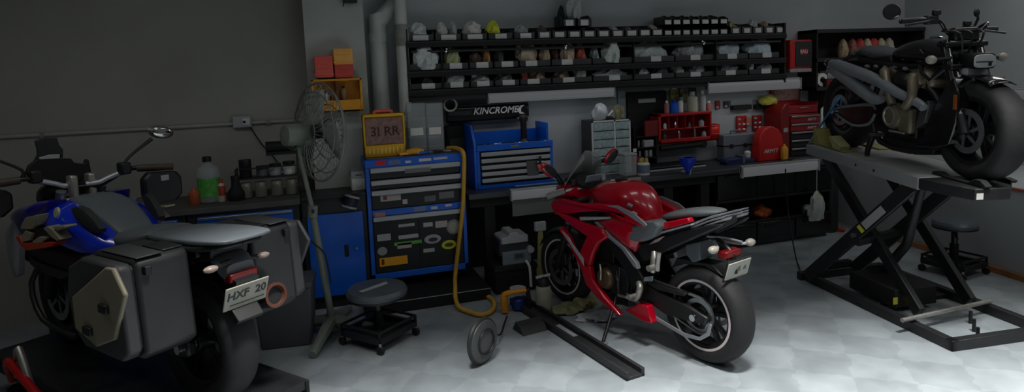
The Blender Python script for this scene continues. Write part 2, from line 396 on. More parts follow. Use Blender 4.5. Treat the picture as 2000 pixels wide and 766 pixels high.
for i,(dx,lab,mm,h) in enumerate([(-.17,'dark tin on the rack shelf above the jars, at the pot end',matte,.14),(-.04,'small grey tin on the rack shelf beside the dark tin',grey,.08),(.06,'pale tin on the rack shelf near the black drum',lgrey,.09),(.17,'white tin on the rack shelf nearest the fan',white,.10)]):
    t=thing('storage_tin',lab,'tin',(jx+dx,5.66,ZT+.1725)); MB().lathe([(.045,0),(.048,.005),(.048,h),(.04,h+.004)],(0,0,0),n=18).build('body',mm,t); MB().lathe([(.049,h-.02),(.049,h+.006),(.01,h+.008)],(0,0,0),n=18).build('lid',dsteel,t)
tag(MB().tube([(jx-.0,5.66,ZT+.41),(jx+.22,5.66,ZT+.41)],.045,16).build('black_drum',matte),'black cylinder lying on top of the jar rack','canister')

# ------------------------------------------------------------------ pedestal fan
fx,fy=.07,4.86
t=thing('pedestal_fan','large grey pedestal fan with wire cage in front of the column','fan',(fx,fy,0))
fm_=mat('fan_grey_green',(.46,.49,.45),.5,noise=.1,scale=8); cage=mat('cage_wire',(.50,.51,.49),.4,metal=.3)
mb=MB()
lg=Wz(630,677,0)-Vector((fx,fy,0)); la=math.degrees(math.atan2(lg.y,lg.x))
for a in (la,la+82,la+180,la+262): mb.tube([(0,0,.10),(.14*math.cos(R(a)),.14*math.sin(R(a)),.085),(.44*math.cos(R(a)),.44*math.sin(R(a)),.028)],[.05,.045,.028],8,2)
mb.cyl((0,0,.03),(0,0,.17),.05,16,.035); mb.build('base',fm_,t)
hc=Wy(622,258,fy-.02)-Vector((fx,fy,0)); top=Wy(566,265,fy)-Vector((fx,fy,0))
MB().tube([(0,0,.1),(-.085,0,.95)],.026,12).build('pole',fm_,t); MB().tube([(-.08,0,.93),(top.x+.05,.0,top.z-.09)],.017,10).build('extension',fm_,t)
MB().cyl((-.085,0,.90),(-.078,0,.98),.036,12).build('collar',fm_,t); MB().bar((-.08,-.03,.95),(-.08,-.075,.95),.02,.02).build('clamp_knob',black,t)
ax=(RT*.70+Vector((FW.x,FW.y,0)).normalized()*.72); ax.z=-.06; ax.normalize()
mb=MB().lathe([(.02,-.06),(.075,-.04),(.085,.0),(.085,.12),(.06,.17),(.03,.2)],top,ax,20); mb.build('motor',fm_,t)
MB().bar(tuple(top+Vector((0,0,-.10))),tuple(top+Vector((.03,0,-.05))),.07,.05).build('tilt_bracket',dsteel,t)
Rf=.355; c0=hc
mb=MB(); u=ax.orthogonal().normalized(); w_=ax.cross(u)
for hh,rr in ((-.07,.20),(-.04,.29),(0,Rf),(.045,.30),(.075,.2),(.085,.09),(-.085,.10)): mb.torus(tuple(c0+ax*hh),ax,rr,.0045 if rr<Rf else .009,48,5)
for i in range(30):
    a=2*PI*i/30; d=u*math.cos(a)+w_*math.sin(a)
    mb.tube([c0-ax*.09+d*.06,c0-ax*.07+d*.2,c0-ax*.03+d*.31,c0+d*Rf],.0028,4,2)
    mb.tube([c0+ax*.09+d*.06,c0+ax*.075+d*.2,c0+ax*.035+d*.31,c0+d*Rf],.0028,4,2)
mb.build('cage',cage,t)
mb=MB()
for i in range(3):
    a0=2*PI*i/3+.5; g=[]
    for k in range(6):
        rr=.05+.26*k/5; row=[]
        for j in range(5):
            aa=a0+(j/4-.5)*(1.25-.3*k/5); row.append(c0+(u*math.cos(aa)+w_*math.sin(aa))*rr+ax*(.05*(j/4-.5)))
        g.append(row)
    mb.sheet(g)
mb.build('blades',mat('blade_grey',(.58,.60,.58),.4),t,solid=.004)
MB().lathe([(.01,.04),(.045,.03),(.055,-.04),(.02,-.05)],c0,ax,16).build('hub',dsteel,t)
MB().lathe([(.01,.095),(.06,.09),(.06,.082)],c0,ax,18).build('badge',lgrey,t)
MB().tube([(-.1,.02,1.0),(-.16,-.02,.85),(-.1,-.03,.72),(-.02,-.035,.62),(.01,-.04,.4)],.006,6,4).build('cord',black,t)

# ------------------------------------------------------------------ open bins on the column
def open_box(root,name,a,b,m,th=.008,front=True,face='y'):
    x0,y0,z0=a;x1,y1,z1=b; mb=MB()
    mb.box((x0,y1-th,z0),(x1,y1,z1)); mb.box((x0,y0,z0),(x0+th,y1,z1)); mb.box((x1-th,y0,z0),(x1,y1,z1)); mb.box((x0,y0,z0),(x1,y1,z0+th))
    mb.box((x0,y0,z1-th),(x1,y1,z1))
    return mb.build(name,m,root,bevel=.003)
pa=Wy(612,222,5.6); pb=Wy(706,152,5.6)
t=thing('open_parts_box','yellow open-fronted parts box with small bottles fixed to the column','parts box',(pa.x,5.6,pa.z))
w=pb.x-pa.x; h=pb.z-pa.z
open_box(t,'shell',(0,0,0),(w,.158,h),mat('amber_plastic',(.85,.58,.10),.45,noise=.1),.018)
MB().box((0.02,.0,.0),(w-.02,.012,h*.36)).build('front_lip',mat('amber_plastic',(0,0,0)),t,bevel=.003)
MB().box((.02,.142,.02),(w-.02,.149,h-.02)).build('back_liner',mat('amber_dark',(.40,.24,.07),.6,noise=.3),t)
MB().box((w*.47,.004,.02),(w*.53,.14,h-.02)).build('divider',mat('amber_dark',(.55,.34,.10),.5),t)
ox,oz=pa.x,pa.z
for i,(dx,dz,hh,mm,lb) in enumerate([(.07,.118,.08,black,'black bottle in the yellow open box, at its outer end'),(.26,.118,.10,tan,'tan bottle in the yellow open box, nearest the pipes'),(.12,.118,.07,alu,'silver tube in the yellow open box, beside the black bottle')]):
    t=thing('small_bottle',lb,'bottle',(ox+dx,5.68,oz+.0185)); MB().lathe([(.022,0),(.024,.006),(.024,hh+.06),(.012,hh+.08)],(0,0,0),n=14).build('body',mm,t); MB().cyl((0,0,hh+.08),(0,0,hh+.1),.012,12).build('cap',black,t)
def tub(name,label,cat,px0,py0,px1,py1,y,dep,m,ribs=3):
    a=Wy(px0,py1,y);b=Wy(px1,py0,y); t=thing(name,label,cat,((a.x+b.x)/2,y,a.z)); w=(b.x-a.x)/2;h=b.z-a.z
    MB().box((-w,0,0),(w,dep,h)).build('case',m,t,bevel=.008)
    MB().box((-w-.004,-.006,h*.80),(w+.004,dep,h*.9)).build('lid_rim',m,t,bevel=.003)
    mb=MB()
    for k in range(ribs): mb.box((-w+.02,-.006,h*(.14+.2*k)),(w-.02,0,h*(.2+.2*k)))
    mb.build('ribs',m,t,bevel=.002)
    return t
tub('plastic_case','red-orange plastic case with ribs stacked on the yellow open box','case',613,151,652,110,5.61,.148,rorange)
tub('plastic_case','low red plastic case beside the ribbed red-orange case, under the orange case','case',653,151,691,126,5.61,.148,mat('red_case',(.80,.30,.26),.45,noise=.1))
tub('plastic_case','orange plastic case topmost on the column, over the low red case','case',650,125.5,690,95,5.61,.148,orange,2)

# ------------------------------------------------------------------ roller tool cabinet
X0=Wy(722,440,YF).x-.01; X1=Wy(911,430,YF).x; Wd=X1-X0
zz=lambda py,px=726: Wy(px,py,YF).z
t=thing('roller_tool_cabinet','blue roller tool cabinet with black drawers and stickers, under the yellow box','tool cabinet',((X0+X1)/2,YF,0))
w=Wd/2; zb=zz(549); zt=zz(312)
mb=MB(); mb.box((-w,0.02,zb),(w,.33,zt-.01)); mb.box((-w,-.012,zb),(-w+.035,.04,zt)); mb.box((w-.035,-.012,zb),(w,.04,zt)); mb.box((-w,-.012,zb),(w,.04,zb+.055))
mb.build('carcass',blue,t,bevel=.004)
MB().box((-w-.004,-.016,zt-.075),(w+.004,.34,zt)).build('top_rail',blue,t,bevel=.008)
MB().box((-w+.02,.0,zt),(w-.02,.32,zt+.006)).build('top_mat',grey,t)
strip_=mat('strip_grey',(.66,.67,.68),.4,metal=.3)
dr=[(zz(352),zz(328)),(zz(372),zz(352.5)),(zz(411),zz(372.5))]
for z0,z1 in dr:
    d=MB().box((-w+.04,-.01,z0+.003),(w-.04,.02,z1-.003)).build('drawer',black,t,bevel=.003); MB().box((-w+.038,-.034,z1-.046),(w-.038,-.01,z1-.002)).build('handle',strip_,d,bevel=.006)
MB().box((-w+.036,-.012,zz(424)),(w-.036,.02,zz(411.5))).build('middle_rail',blue,t,bevel=.003)
d=MB().box((-w+.04,-.01,zb+.06),(w-.04,.02,zz(424.5))).build('door',black,t,bevel=.003); MB().box((-w+.038,-.034,zz(434)),(w-.038,-.01,zz(424.5))).build('handle',strip_,d,bevel=.006)
MB().box((-.004,-.0125,zb+.07),(.004,-.01,zz(440))).build('door_seam',matte,d)
for sx in (-w+.08,w-.08):
    for sy in (.08,.27):
        c=MB().cyl((sx-.015,sy,.131),(sx+.015,sy,.131),.03,16).build('caster',rubber,t); MB().box((sx-.022,sy-.022,.13),(sx+.022,sy+.022,zb)).build('fork',dsteel,c)
def stk(px,py,wpx,hpx,rgb,shape='r',tx=None,y=-.0135):
    p=Wy(px,py,YF-.012); xx=p.x-(X0+X1)/2; sw=wpx/2*.00405; sh=hpx/2*.00405
    m_=mat('sticker_%02d%02d%02d'%tuple(int(c*99) for c in rgb),rgb,.6)
    mb=MB()
    if shape=='r': mb.box((xx-sw,y,p.z-sh),(xx+sw,y+.003,p.z+sh))
    else: mb.prism([(xx+sw*math.cos(2*PI*i/20),p.z+sh*math.sin(2*PI*i/20)) for i in range(20)],y+.003,y)
    s=mb.build('sticker',m_,t,smooth=False)
    if tx: text('lettering',tx,sh*1.3,facing((xx,y-.0008,p.z),FY),matte,s,.0003)
stk(750,464,28,14,(.70,.72,.72)); stk(798,462,42,8,(.74,.75,.74)); stk(797,474.5,58,7,(.42,.72,.30)); stk(790,480,30,11,(.75,.68,.68)); stk(747,491,20,18,(.6,.62,.62),'o')
stk(769,510,58,18,(.93,.66,.10),'r')
stk(748,512,6,12,(.45,.22,.06),'r',None,-.0145); stk(794,440,34,6,(.7,.71,.7)); stk(836,439,20,9,(.75,.75,.74)); stk(862,438,26,14,(.76,.71,.71)); stk(886,443,32,32,(.55,.56,.56),'o'); stk(886,443,22,22,(.66,.66,.62),'o',None,-.0145)
stk(845,467,36,20,(.68,.69,.70),'o'); stk(846,468,20,9,(.2,.2,.22),'o',None,-.0145); stk(838,489,24,8,(.72,.72,.72)); stk(877,478,32,20,(.78,.80,.22),'o'); stk(877,478,20,9,(.25,.3,.08),'o',None,-.0145)
stk(763,386,42,14,(.72,.68,.67)); stk(752,387,8,8,(.5,.25,.3),'r',None,-.0145); stk(791,394,10,10,(.75,.75,.74)); stk(840,388,24,12,(.4,.41,.42)); stk(872,381,32,14,(.45,.45,.46))
stk(743,318,22,9,(.82,.12,.12),'r',None,-.019); stk(770,317,26,9,(.4,.45,.62),'r',None,-.019); stk(797,316,12,5,(.78,.8,.82),'r',None,-.019); stk(830,312,26,6,(.8,.8,.8),'r',None,-.019); stk(860,309,30,5,(.7,.72,.76),'r',None,-.019)
stk(742,419,22,9,(.72,.5,.5)); stk(820,408,26,10,(.45,.52,.68),'r',None,-.0145); stk(848,406,14,6,(.75,.77,.8),'r',None,-.0145); stk(876,401,14,5,(.72,.74,.8),'r',None,-.0145); stk(815,332,54,9,(.45,.45,.45),'r',None,-.036)
ZC0=zt+.006
# yellow case with window on top
p0=Wy(712,300,5.48); p1=Wy(790,230,5.48)
t=thing('socket_set_case','yellow case with a dark red printed window standing on the roller cabinet','case',((p0.x+p1.x)/2,5.48,ZC0))
w=(p1.x-p0.x)/2; h=Wy(750,222,5.48).z-ZC0
mb=MB(); mb.box((-w,0,0),(w,.10,h*.28)); mb.box((-w,0,h*.92),(w,.10,h)); mb.box((-w,0,0),(-w+.018,.1,h)); mb.box((w-.018,0,0),(w,.1,h)); mb.box((-w,.02,0),(w,.1,h)); mb.build('shell',mat('case_yellow',(.86,.66,.08),.45,noise=.08),t,bevel=.008)
pn=MB().box((-w+.022,.006,h*.30),(w-.022,.019,h*.9)).build('window_panel',mat('maroon_print',(.52,.40,.37),.6,noise=.3,scale=30),t)
text('lettering','3I RR',h*.30,facing((.005,.004,h*.58),FY),mat('dark_ink',(.26,.15,.13),.6),pn,.001,0,.002)
mb=MB()
for k in range(9): mb.box((-w*.78+k*w*.19,-.006,h*.07),(-w*.78+k*w*.19+.011,0,h*.22))
mb.build('moulded_ribs',mat('pale_yellow_ink',(.93,.80,.40),.6),t)
MB().tube([(-.07,.05,h-.004),(-.06,.05,h+.018),(.06,.05,h+.018),(.07,.05,h-.004)],.018,8,3).build('handle',rorange,t)
# clear organisers
for px0,px1,lb in ((797,828,'tall clear plastic organiser standing next to the yellow case'),(833,862,'tall clear plastic organiser standing nearer the hose')):
    a=Wy(px0,285,5.66);b=Wy(px1,198,5.66); t=thing('clear_organiser',lb,'organiser',((a.x+b.x)/2,5.60,ZC0)); w=(b.x-a.x)/2; h=b.z-ZC0-.01
    MB().box((-w,0,0),(w,.11,h)).build('shell',clear,t,bevel=.012); MB().box((-w+.02,-.003,h*.35),(w-.03,0,h*.5)).build('label',white,t)
    mb=MB()
    for k in range(4): mb.box((-w+.005,.01,h*(.1+.2*k)),(w-.005,.10,h*(.1+.2*k)+.006))
    mb.build('divider',lgrey,t)
for i,(px,lb,m1,m2) in enumerate([(808,'orange and yellow pliers lying on the roller cabinet',orange,yellow),(842,'blue-handled pliers lying on the roller cabinet top',blue,dblue),(868,'black-handled cutters beside the hose on the roller cabinet',black,grey)]):
    x=Wy(px,292,5.46).x; t=thing('pliers',lb,'pliers',(x,5.44,ZC0+.004),[.1,.3,-.2][i])
    MB().tube([(-.02,-.0,.012),(-.07,-.015,.016),(-.13,-.012,.014)],.011,8,3).build('grip',m1,t); MB().tube([(-.02,.012,.012),(-.07,.035,.016),(-.13,.04,.014)],.011,8,3).build('grip',m2,t)
    MB().tube([(-.02,.005,.012),(.02,.006,.014),(.055,.005,.012)],[.012,.016,.006],8,3,flat=.7).build('jaw',steel,t)
x=Wy(815,290,5.45).x
t=thing('cordless_driver','yellow and orange hand tool lying at the front of the roller cabinet','tool',(x-.02,5.428,ZC0+.002))
MB().tube([(-.08,.0,.03),(.0,.0,.035),(.07,.0,.03)],[.02,.028,.016],10,3).build('body',yellow,t); MB().tube([(.0,0,.03),(.03,-.03,.018)],[.018,.015],8).build('grip',orange,t)
# hose
hz=[Wy(px,py,5.33) for px,py in ((905,300),(906,340),(904,400),(899,450),(893,500),(889,540))]
x0=.33-.8; 
t=thing('low_platform','low black platform under the roller cabinet with a pale front edge','platform',(.8,5.07,0))
MB().box((x0,.0,0),(.57,.62,.10)).build('body',matte,t,bevel=.004); MB().box((x0,-.004,.092),(.57,.0,.098)).build('edge_strip',lgrey,t)
p=Wy(697,345,5.55)
t=thing('white_carton','white carton on the blue cupboard top, squeezed beside the roller cabinet','carton',(.40,5.50,.956))
MB().box((-.085,0,0),(.075,.22,.16)).build('body',white,t,bevel=.004); MB().box((-.088,-.003,.10),(.078,.223,.163)).build('lid',lgrey,t,bevel=.003); MB().box((-.05,-.004,.125),(-.0,-.001,.135)).build('slot',black,t)
p=Wy(684,392,5.365)
t=thing('tape_spool','grey and white wire spool hooked on the blue cupboard front','spool',(p.x,5.31,p.z))
MB().lathe([(.012,-.05),(.062,-.05),(.062,-.036),(.03,-.034),(.03,.034),(.062,.036),(.062,.05),(.012,.05)],(0,0,0),(.35,.1,1),22).build('spool',lgrey,t); MB().lathe([(.031,-.033),(.054,-.033),(.054,.033),(.031,.033)],(0,0,0),(.35,.1,1),22).build('wire',mat('navy_wire',(.12,.13,.22),.5),t); MB().tube([(0,.05,.05),(0,.03,.045),(0,.01,.03)],.006,6).build('hook',steel,t)
p=Wy(710,295,5.44)
t=thing('side_bracket','blue-grey flap bracket on the side of the roller cabinet top','bracket',(.47,5.45,1.13))
MB().rings([[(-.05,0,-.04),(.02,0,-.02),(.02,.12,-.02),(-.05,.12,-.04)],[(-.05,0,.06),(.02,0,.09),(.02,.12,.09),(-.05,.12,.06)]]).build('flap',mat('slate_blue',(.32,.38,.44),.5),t,bevel=.004); MB().tube([(-.04,.0,-.04),(.0,-.01,-.10),(.0,-.01,-.16)],.012,8,3).build('strap',black,t)
p=Wy(683,4,5.75)
t=thing('sensor_box','small black sensor box high on the column','sensor',(p.x,5.76,p.z)); MB().prism([(-.06,-.01),(.06,-.01),(.06,.06),(-.05,.06)],-.08,-.001).build('body',black,t,bevel=.004); MB().bar((-.05,-.05,-.01),(-.06,-.05,-.04),.01,.01).build('aerial',black,t)
hp=[Vector((Wy(876,281,5.5).x,5.55,ZC0+.025)),Vector((Wy(893,280,5.42).x,5.44,ZC0+.03))]+hz+[Wz(889,562,.122),Wy(890,584,5.04),Wz(897,600,.03),Wz(915,609,.022),Wz(940,615,.022),Wz(960,608,.022),Wz(966,594,.022),Wz(958,582,.022),Wz(944,577,.022)]
tag(MB().tube(hp,.0185,10,5).build('air_hose',mat('yellow_hose',(.80,.62,.22),.5,noise=.1,scale=9)),'yellow air hose hanging down the roller cabinet and curling on the floor','hose')
MBs=MB()
# ------------------------------------------------------------------ long black workbench
BZ=.85; BX0=1.29; BX1=5.32
bm_=mat('bench_top',(.22,.235,.25),.38,noise=.12,scale=7)
t=thing('workbench','long black workbench along the back wall, from the roller cabinet to the lift','workbench',((BX0+BX1)/2,YF,0))
cx=(BX0+BX1)/2
MB().box((BX0-cx,-.03,BZ-.05),(BX1-cx,YW-YF-.01,BZ)).build('top',bm_,t,bevel=.005)
for px in (957,1305,1376):
    x=Wy(px,450,YF+.05).x-cx
    MB().box((x-.05,.03,0),(x+.05,.13,BZ-.05)).build('leg',matte,t,bevel=.005)
for x in (1.36,2.6,3.4):
    MB().box((x-cx-.04,.48,0),(x-cx+.04,.56,BZ-.05)).build('leg',matte,t,bevel=.005)
MB().box((BX0-cx,.57,.02),(3.84-cx,.60,.795)).build('back_panel',matte,t); MB().box((BX0-cx+.02,.02,BZ-.13),(3.84-cx,.05,BZ-.05)).build('front_rail',matte,t)
# cabinet below right part
cx0=Wy(1402,440,YF).x; cx1=5.30
t=thing('under_bench_cabinet','long black cabinet under the bench with an open middle shelf, before the lift','cabinet',((cx0+cx1)/2,YF+.01,0))
w=(cx1-cx0)/2; zq=lambda py,px=1410: Wy(px,py,YF).z
z1,z2,z3,z4=.05,zq(442),zq(396),BZ-.055
mb=MB(); mb.box((-w,.02,z1),(w,.58,z2)); mb.box((-w,.02,z2),(-w+.025,.58,z4)); mb.box((w-.025,.02,z2),(w,.58,z4)); mb.box((-w,.56,z2),(w,.58,z4)); mb.box((-w,.02,z3),(w,.58,z4)); mb.box((-w+.02,.06,0),(w-.02,.55,z1))
mb.build('carcass',gloss,t,bevel=.003)
MB().box((-w,-.0,z3-.012),(w,.02,z3+.012)).build('shelf_edge',dsteel,t); MB().box((-w,-.0,z2-.012),(w,.02,z2+.012)).build('shelf_edge',dsteel,t)
for k in range(3):
    d=MB().box((-w+.01+k*2*w/3,-.0,z3+.02),(-w-.01+(k+1)*2*w/3,.02,z4-.01)).build('drawer',gloss,t,bevel=.003); MB().box((-w+.1+k*2*w/3,-.015,z4-.04),(-w-.1+(k+1)*2*w/3,.0,z4-.02)).build('handle',dsteel,d)
    d=MB().box((-w+.01+k*2*w/3,-.0,z1+.01),(-w-.01+(k+1)*2*w/3,.02,z2-.02)).build('door',gloss,t,bevel=.003); MB().box((-w+.1+k*2*w/3,-.013,z2-.07),(-w-.1+(k+1)*2*w/3,.0,z2-.05)).build('handle',dsteel,d)
def lump(name,label,cat,p,rx,ry,rz,m,seed=0,n=20,k=11,amp=.25,parent=None,flat=True,jit=.07,smooth=True):
    rnd=random.Random(seed); ph=[rnd.uniform(0,6.28) for _ in range(8)]
    mb=MB(); rs=[]
    for i in range(k):
        a=-PI/2+PI*min(max(i,.03),k-1.03)/(k-1); r=[]
        for j in range(n):
            b=2*PI*j/n
            s=1+amp*(.5*math.sin(3*b+ph[0]+2*a)+.4*math.sin(5*b+ph[1]-3*a)+.3*math.sin(2*b+4*a+ph[2])+.25*math.sin(9*b+ph[3]+5*a))+rnd.uniform(-jit,jit)
            z=rz*math.sin(a)*(1+amp*.5*math.sin(2*b+ph[4]))
            if flat and z<-rz*.6: z=-rz*.6
            r.append((rx*math.cos(a)*math.cos(b)*s,ry*math.cos(a)*math.sin(b)*s,z+(rz*.6 if flat else 0)))
        rs.append(r)
    mb.rings(rs)
    o=mb.build(name,m,parent,smooth=smooth); o.location=p
    if label: tag(o,label,cat)
    return o
ez=z2+.002; bgm=mat('dark_bag',(.20,.22,.28),.6,noise=.3,scale=12)
lump('bag','dark blue-grey bag on the open shelf under the bench, nearest the red motorcycle','bag',(Wy(1436,425,5.6).x,5.6,ez),.12,.1,.06,bgm,3)
lump('bag','small dark bag on the open shelf between the blue-grey bag and orange bundle','bag',(Wy(1462,425,5.62).x,5.62,ez),.05,.08,.05,matte,5)
lump('rag_bundle','orange and brown bundle lying on the open shelf under the bench','rag',(Wy(1486,415,5.58).x,5.58,ez),.10,.1,.075,mat('orange_rag',(.62,.30,.10),.8,noise=.7,scale=18),9)
lump('rag','crumpled pale rag at the far end of the open shelf under the bench','rag',(Wy(1578,405,5.56).x,5.56,ez),.06,.06,.04,white,11)
# ------------------------------------------------------------------ LED battens
led=mat('led_diffuser',(.95,.97,1.),.4,emis=LED); led.node_tree.nodes['Principled BSDF'].inputs['Base Color'].default_value=(.12,.12,.12,1)
def batten(pa,pb,label,hgt=.05,dep=.05,lum=1.):
    pa=Vector(pa);pb=Vector(pb);c=(pa+pb)/2; t=thing('led_batten',label,'light',c,math.atan2((pb-pa).y,(pb-pa).x)); L=(pb-pa).length/2
    MB().box((-L,.0,-hgt*.2),(L,dep,hgt*.6)).build('housing',lgrey,t,bevel=.003)
    mb=MB(); rs=[]
    for x in (-L+.01,L-.01): rs.append([(x,.005+dep*.45*math.cos(a)*-1 - .0,-hgt*.05+hgt*.5*math.sin(a)) for a in [PI*2*i/14 for i in range(14)]])
    mb.rings(rs).build('diffuser',led,t)
    for x in (-L,L-.012): MB().box((x,-.024,-hgt*.6),(x+.012,dep*.6,hgt*.55)).build('end_cap',lgrey,t,bevel=.002)
    return t
YS=5.80
a=Wy(952,189,YS-.02);b=Wy(1200,181,YS-.02);zt=(a.z+b.z)/2; zt_led=zt
batten((a.x,YS-.02,zt),(b.x,YS-.02,zt),'LED light bar under the parts shelf, above the lettered black case',.095)
a=Wy(1381,171,YS-.02);b=Wy(1563,163,YS-.02);zt2=(a.z+b.z)/2
batten((a.x,YS-.02,zt2),(b.x,YS-.02,zt2),'LED light bar under the parts shelf, above the red tool boxes',.11)
a=Wy(1447,327,YF-.06);b=Wy(1598,313,YF-.06)
batten((a.x,YF-.066,BZ-.035),(b.x,YF-.066,BZ-.035),'LED light bar on the bench front edge beside the lift',.10,.034)
a=Wy(996,370,YF-.06);b=Wy(1088,365,YF-.06)
batten((a.x,YF-.066,BZ-.035),(b.x,YF-.066,BZ-.035),'LED light bar on the bench front edge below the blue tool chest',.085,.034)
ra=Wx(1950,186,XR-.05); rb=Wx(2080,192,XR-.05)
rt__=batten((XR-.052,ra.y,1.47),(XR-.052,rb.y,1.47),'LED light bar on the side wall behind the cruiser front wheel',.10)
# added panel standing in for the paler wall under the short bar
t=tag(MB().box((a.x+.03,YF-.02,BZ-.24),(b.x+.08,YF-.0,BZ-.052)).build('pale_wall_panel',mat('dull_grey_panel',(.40,.41,.41),.6),bevel=.003),'dull grey panel added for the paler wall below the short LED bar','panel')

# ------------------------------------------------------------------ top tool chest
YC=5.56
zc=lambda px,py: Wy(px,py,YC).z
C0=Wy(932,330,YC).x; C1=Wy(1081,330,YC).x; cw=(C1-C0)/2; cb=BZ+.001; ct=zc(1000,282); 
t=thing('tool_chest','open blue top tool chest on the workbench with silver drawer strips','tool chest',((C0+C1)/2,YC,0))
mb=MB(); mb.box((-cw,.02,cb),(cw,.40,ct-.10)); mb.box((-cw,.0,cb),(-cw+.03,.40,ct)); mb.box((cw-.03,.0,cb),(cw,.40,ct)); mb.box((-cw,-.005,cb),(cw,.02,cb+.035)); mb.box((-cw,.385,cb),(cw,.40,ct+.10)); mb.build('body',blue,t,bevel=.003)
MB().box((-cw,-.012,ct-.045),(cw,.02,ct+.012)).build('front_rail',blue,t,bevel=.005)
MB().prism([(.0,cb),(.40,cb),(.40,ct+.19),(.12,ct+.19),(.0,ct+.02)],-.012,.012).build('side_panel',blue,t,bevel=.003)
sp=t.children[-1]; sp.matrix_local=Matrix.Translation((-cw-.012,0,0))@Matrix.Rotation(PI/2,4,'Z')
o=MB().prism([(.1,ct-.05),(.40,ct-.05),(.40,ct+.17),(.1,ct+.17)],-.012,.012).build('side_panel',blue,t,bevel=.003); o.matrix_local=Matrix.Translation((cw-.012,0,0))@Matrix.Rotation(PI/2,4,'Z')
MB().box((-cw+.01,.0,ct-.03),(cw-.01,.38,ct-.022)).build('tray',black,t)
n=5; z0=cb+.04; dz=(ct-.05-z0)/n
for k in range(n):
    d=MB().box((-cw+.035,-.006,z0+k*dz+.003),(cw-.035,.02,z0+(k+1)*dz-.003)).build('drawer',matte,t,bevel=.002); MB().box((-cw+.036,-.028,z0+(k+1)*dz-.042),(cw-.036,-.006,z0+(k+1)*dz-.004)).build('handle',strip_,d,bevel=.006)
MB().box((-.05,-.018,ct-.03),(.03,-.012,ct-.005)).build('latch',steel,t,bevel=.002)
o=MB().prism([(.10,z0+.05),(.21,z0+.05),(.21,z0+.19),(.09,z0+.19)],-.031,-.028).build('sticker',mat('grey_sticker',(.32,.33,.34),.7),t)
# grip of red cutter hanging on the chest
p=Wy(1055,322,5.50)
t=thing('air_gun','small red and black air gun hanging on the front of the blue chest','air gun',(p.x,5.505,p.z))
MB().ell((0,0,-.015),.03,.018,.03).build('body',rorange,t); MB().tube([(0,0,0),(.0,-.0,.05),(.01,0,.08)],[.016,.014,.008],10,3).build('grip',black,t); MB().cyl((-.03,0,.03),(.035,0,.03),.009,10).build('trigger',chrome,t)
h=MB().tube([(p.x,5.50,p.z-.045),(p.x+.06,5.45,p.z-.09),(p.x+.15,5.42,BZ+.03),(p.x+.28,5.45,BZ+.011),(p.x+.2,5.49,BZ+.011),(p.x-.25,5.50,BZ+.011)],.0085,8,5).build('air_line',mat('pale_blue_hose',(.45,.55,.72),.4)); tag(h,'thin pale blue air line looping on the bench beside the blue chest','hose')
# tools in tray
for i in range(9):
    x=(C0+C1)/2-cw+.07+i*.082; r=random.Random(i); y=YC+.10+r.uniform(0,.1)
    nm,lb=[('wrench','chrome wrench %s in the open chest tray'),('socket_bar','dark socket bar %s in the open chest tray'),('screwdriver','black-handled screwdriver %s in the open chest tray')][i%3]
    where=['at the hose end','second from the hose','third from the hose','fourth from the hose','in the middle','just past the middle','third from the black riser','beside the black riser','at the far end'][i]
    t=thing(nm,lb%where,'tool',(x,y,ct-.0215),r.uniform(-.5,.5))
    if i%3==0:
        MB().bar((-.06,0,.008),(.06,0,.008),.014,.008).build('shank',chrome,t); MB().torus((.075,0,.008),(0,0,1),.016,.006,16,6).build('ring_end',chrome,t)
    elif i%3==1:
        MB().cyl((-.07,0,.012),(.05,0,.012),.009,10).build('shaft',dsteel,t); MB().cyl((.05,0,.014),(.09,0,.014),.014,14).build('socket',chrome,t)
    else:
        MB().tube([(-.08,0,.014),(-.02,0,.014)],[.014,.012],10).build('handle',black,t); MB().cyl((-.02,0,.014),(.08,0,.014),.005,8).build('shaft',steel,t)
t=thing('bottle_jack','dark upright tool with a round foot standing at the far end of the chest tray','tool',((C0+C1)/2+cw-.2,YC+.24,ct-.0215))
MB().lathe([(.05,0),(.05,.02),(.03,.04),(.03,.2),(.045,.22),(.045,.25),(.02,.27)],(0,0,0)).build('body',mat('brown_black',(.14,.10,.09),.5),t); MB().bar((-.06,0,.24),(.08,0,.25),.02,.015).build('lever',steel,t)
# lettered case
pa=Wy(872,241,5.90);pb=Wy(1034,206,5.90)
t=thing('tool_case','long black case with slanted white lettering on the wall above the blue chest','case',((pa.x+pb.x)/2,5.9,pa.z))
w=(pb.x-pa.x)/2;h=(Wy(950,206,5.9).z-pa.z)
MB().box((-w,0,0),(w,.149,h)).build('shell',gloss,t,bevel=.02); MB().box((-w,.02,h+.0),(w,.149,h+.012)).build('rim',dsteel,t)
p=Wy(968,216,5.9)
text('lettering','KINCROME',.088,facing((p.x-(pa.x+pb.x)/2,-.003,p.z-pa.z),FY),mat('letter_white',(.80,.80,.80),.6),t,.001,.28,.0015)
p=Wy(1019,214,5.9); mb=MB(); mb.prism([(p.x-(pa.x+pb.x)/2+dx,p.z-pa.z+dz) for dx,dz in ((-.05,.0),(-.01,.042),(.03,.045),(-.005,.018),(-.01,-.018),(.03,-.042),(-.02,-.04))],-.004,0); mb.build('logo_mark',mat('letter_white',(0,0,0)),t,smooth=False)
for dx,w_ in ((-w*.2,.06),):
    pass
t=thing('hose_reel','small grey strap reel hanging beside the black lettered case','reel',(Wy(882,205,5.8).x,5.86,Wy(882,205,5.8).z))
MB().torus((0,0,0),(0,1,0),.06,.012,28,8).build('ring',alu,t); MB().box((-.02,-.0,-.11),(.2,.04,-.065)).build('bar',dsteel,t,bevel=.004)
a=Wy(872,296,5.93);b=Wy(926,243,5.93)
t=thing('tool_bag','black soft tool bag hanging on the wall between the clear organiser and the blue chest','bag',((a.x+b.x)/2,5.93,a.z)); w=(b.x-a.x)/2;h=b.z-a.z
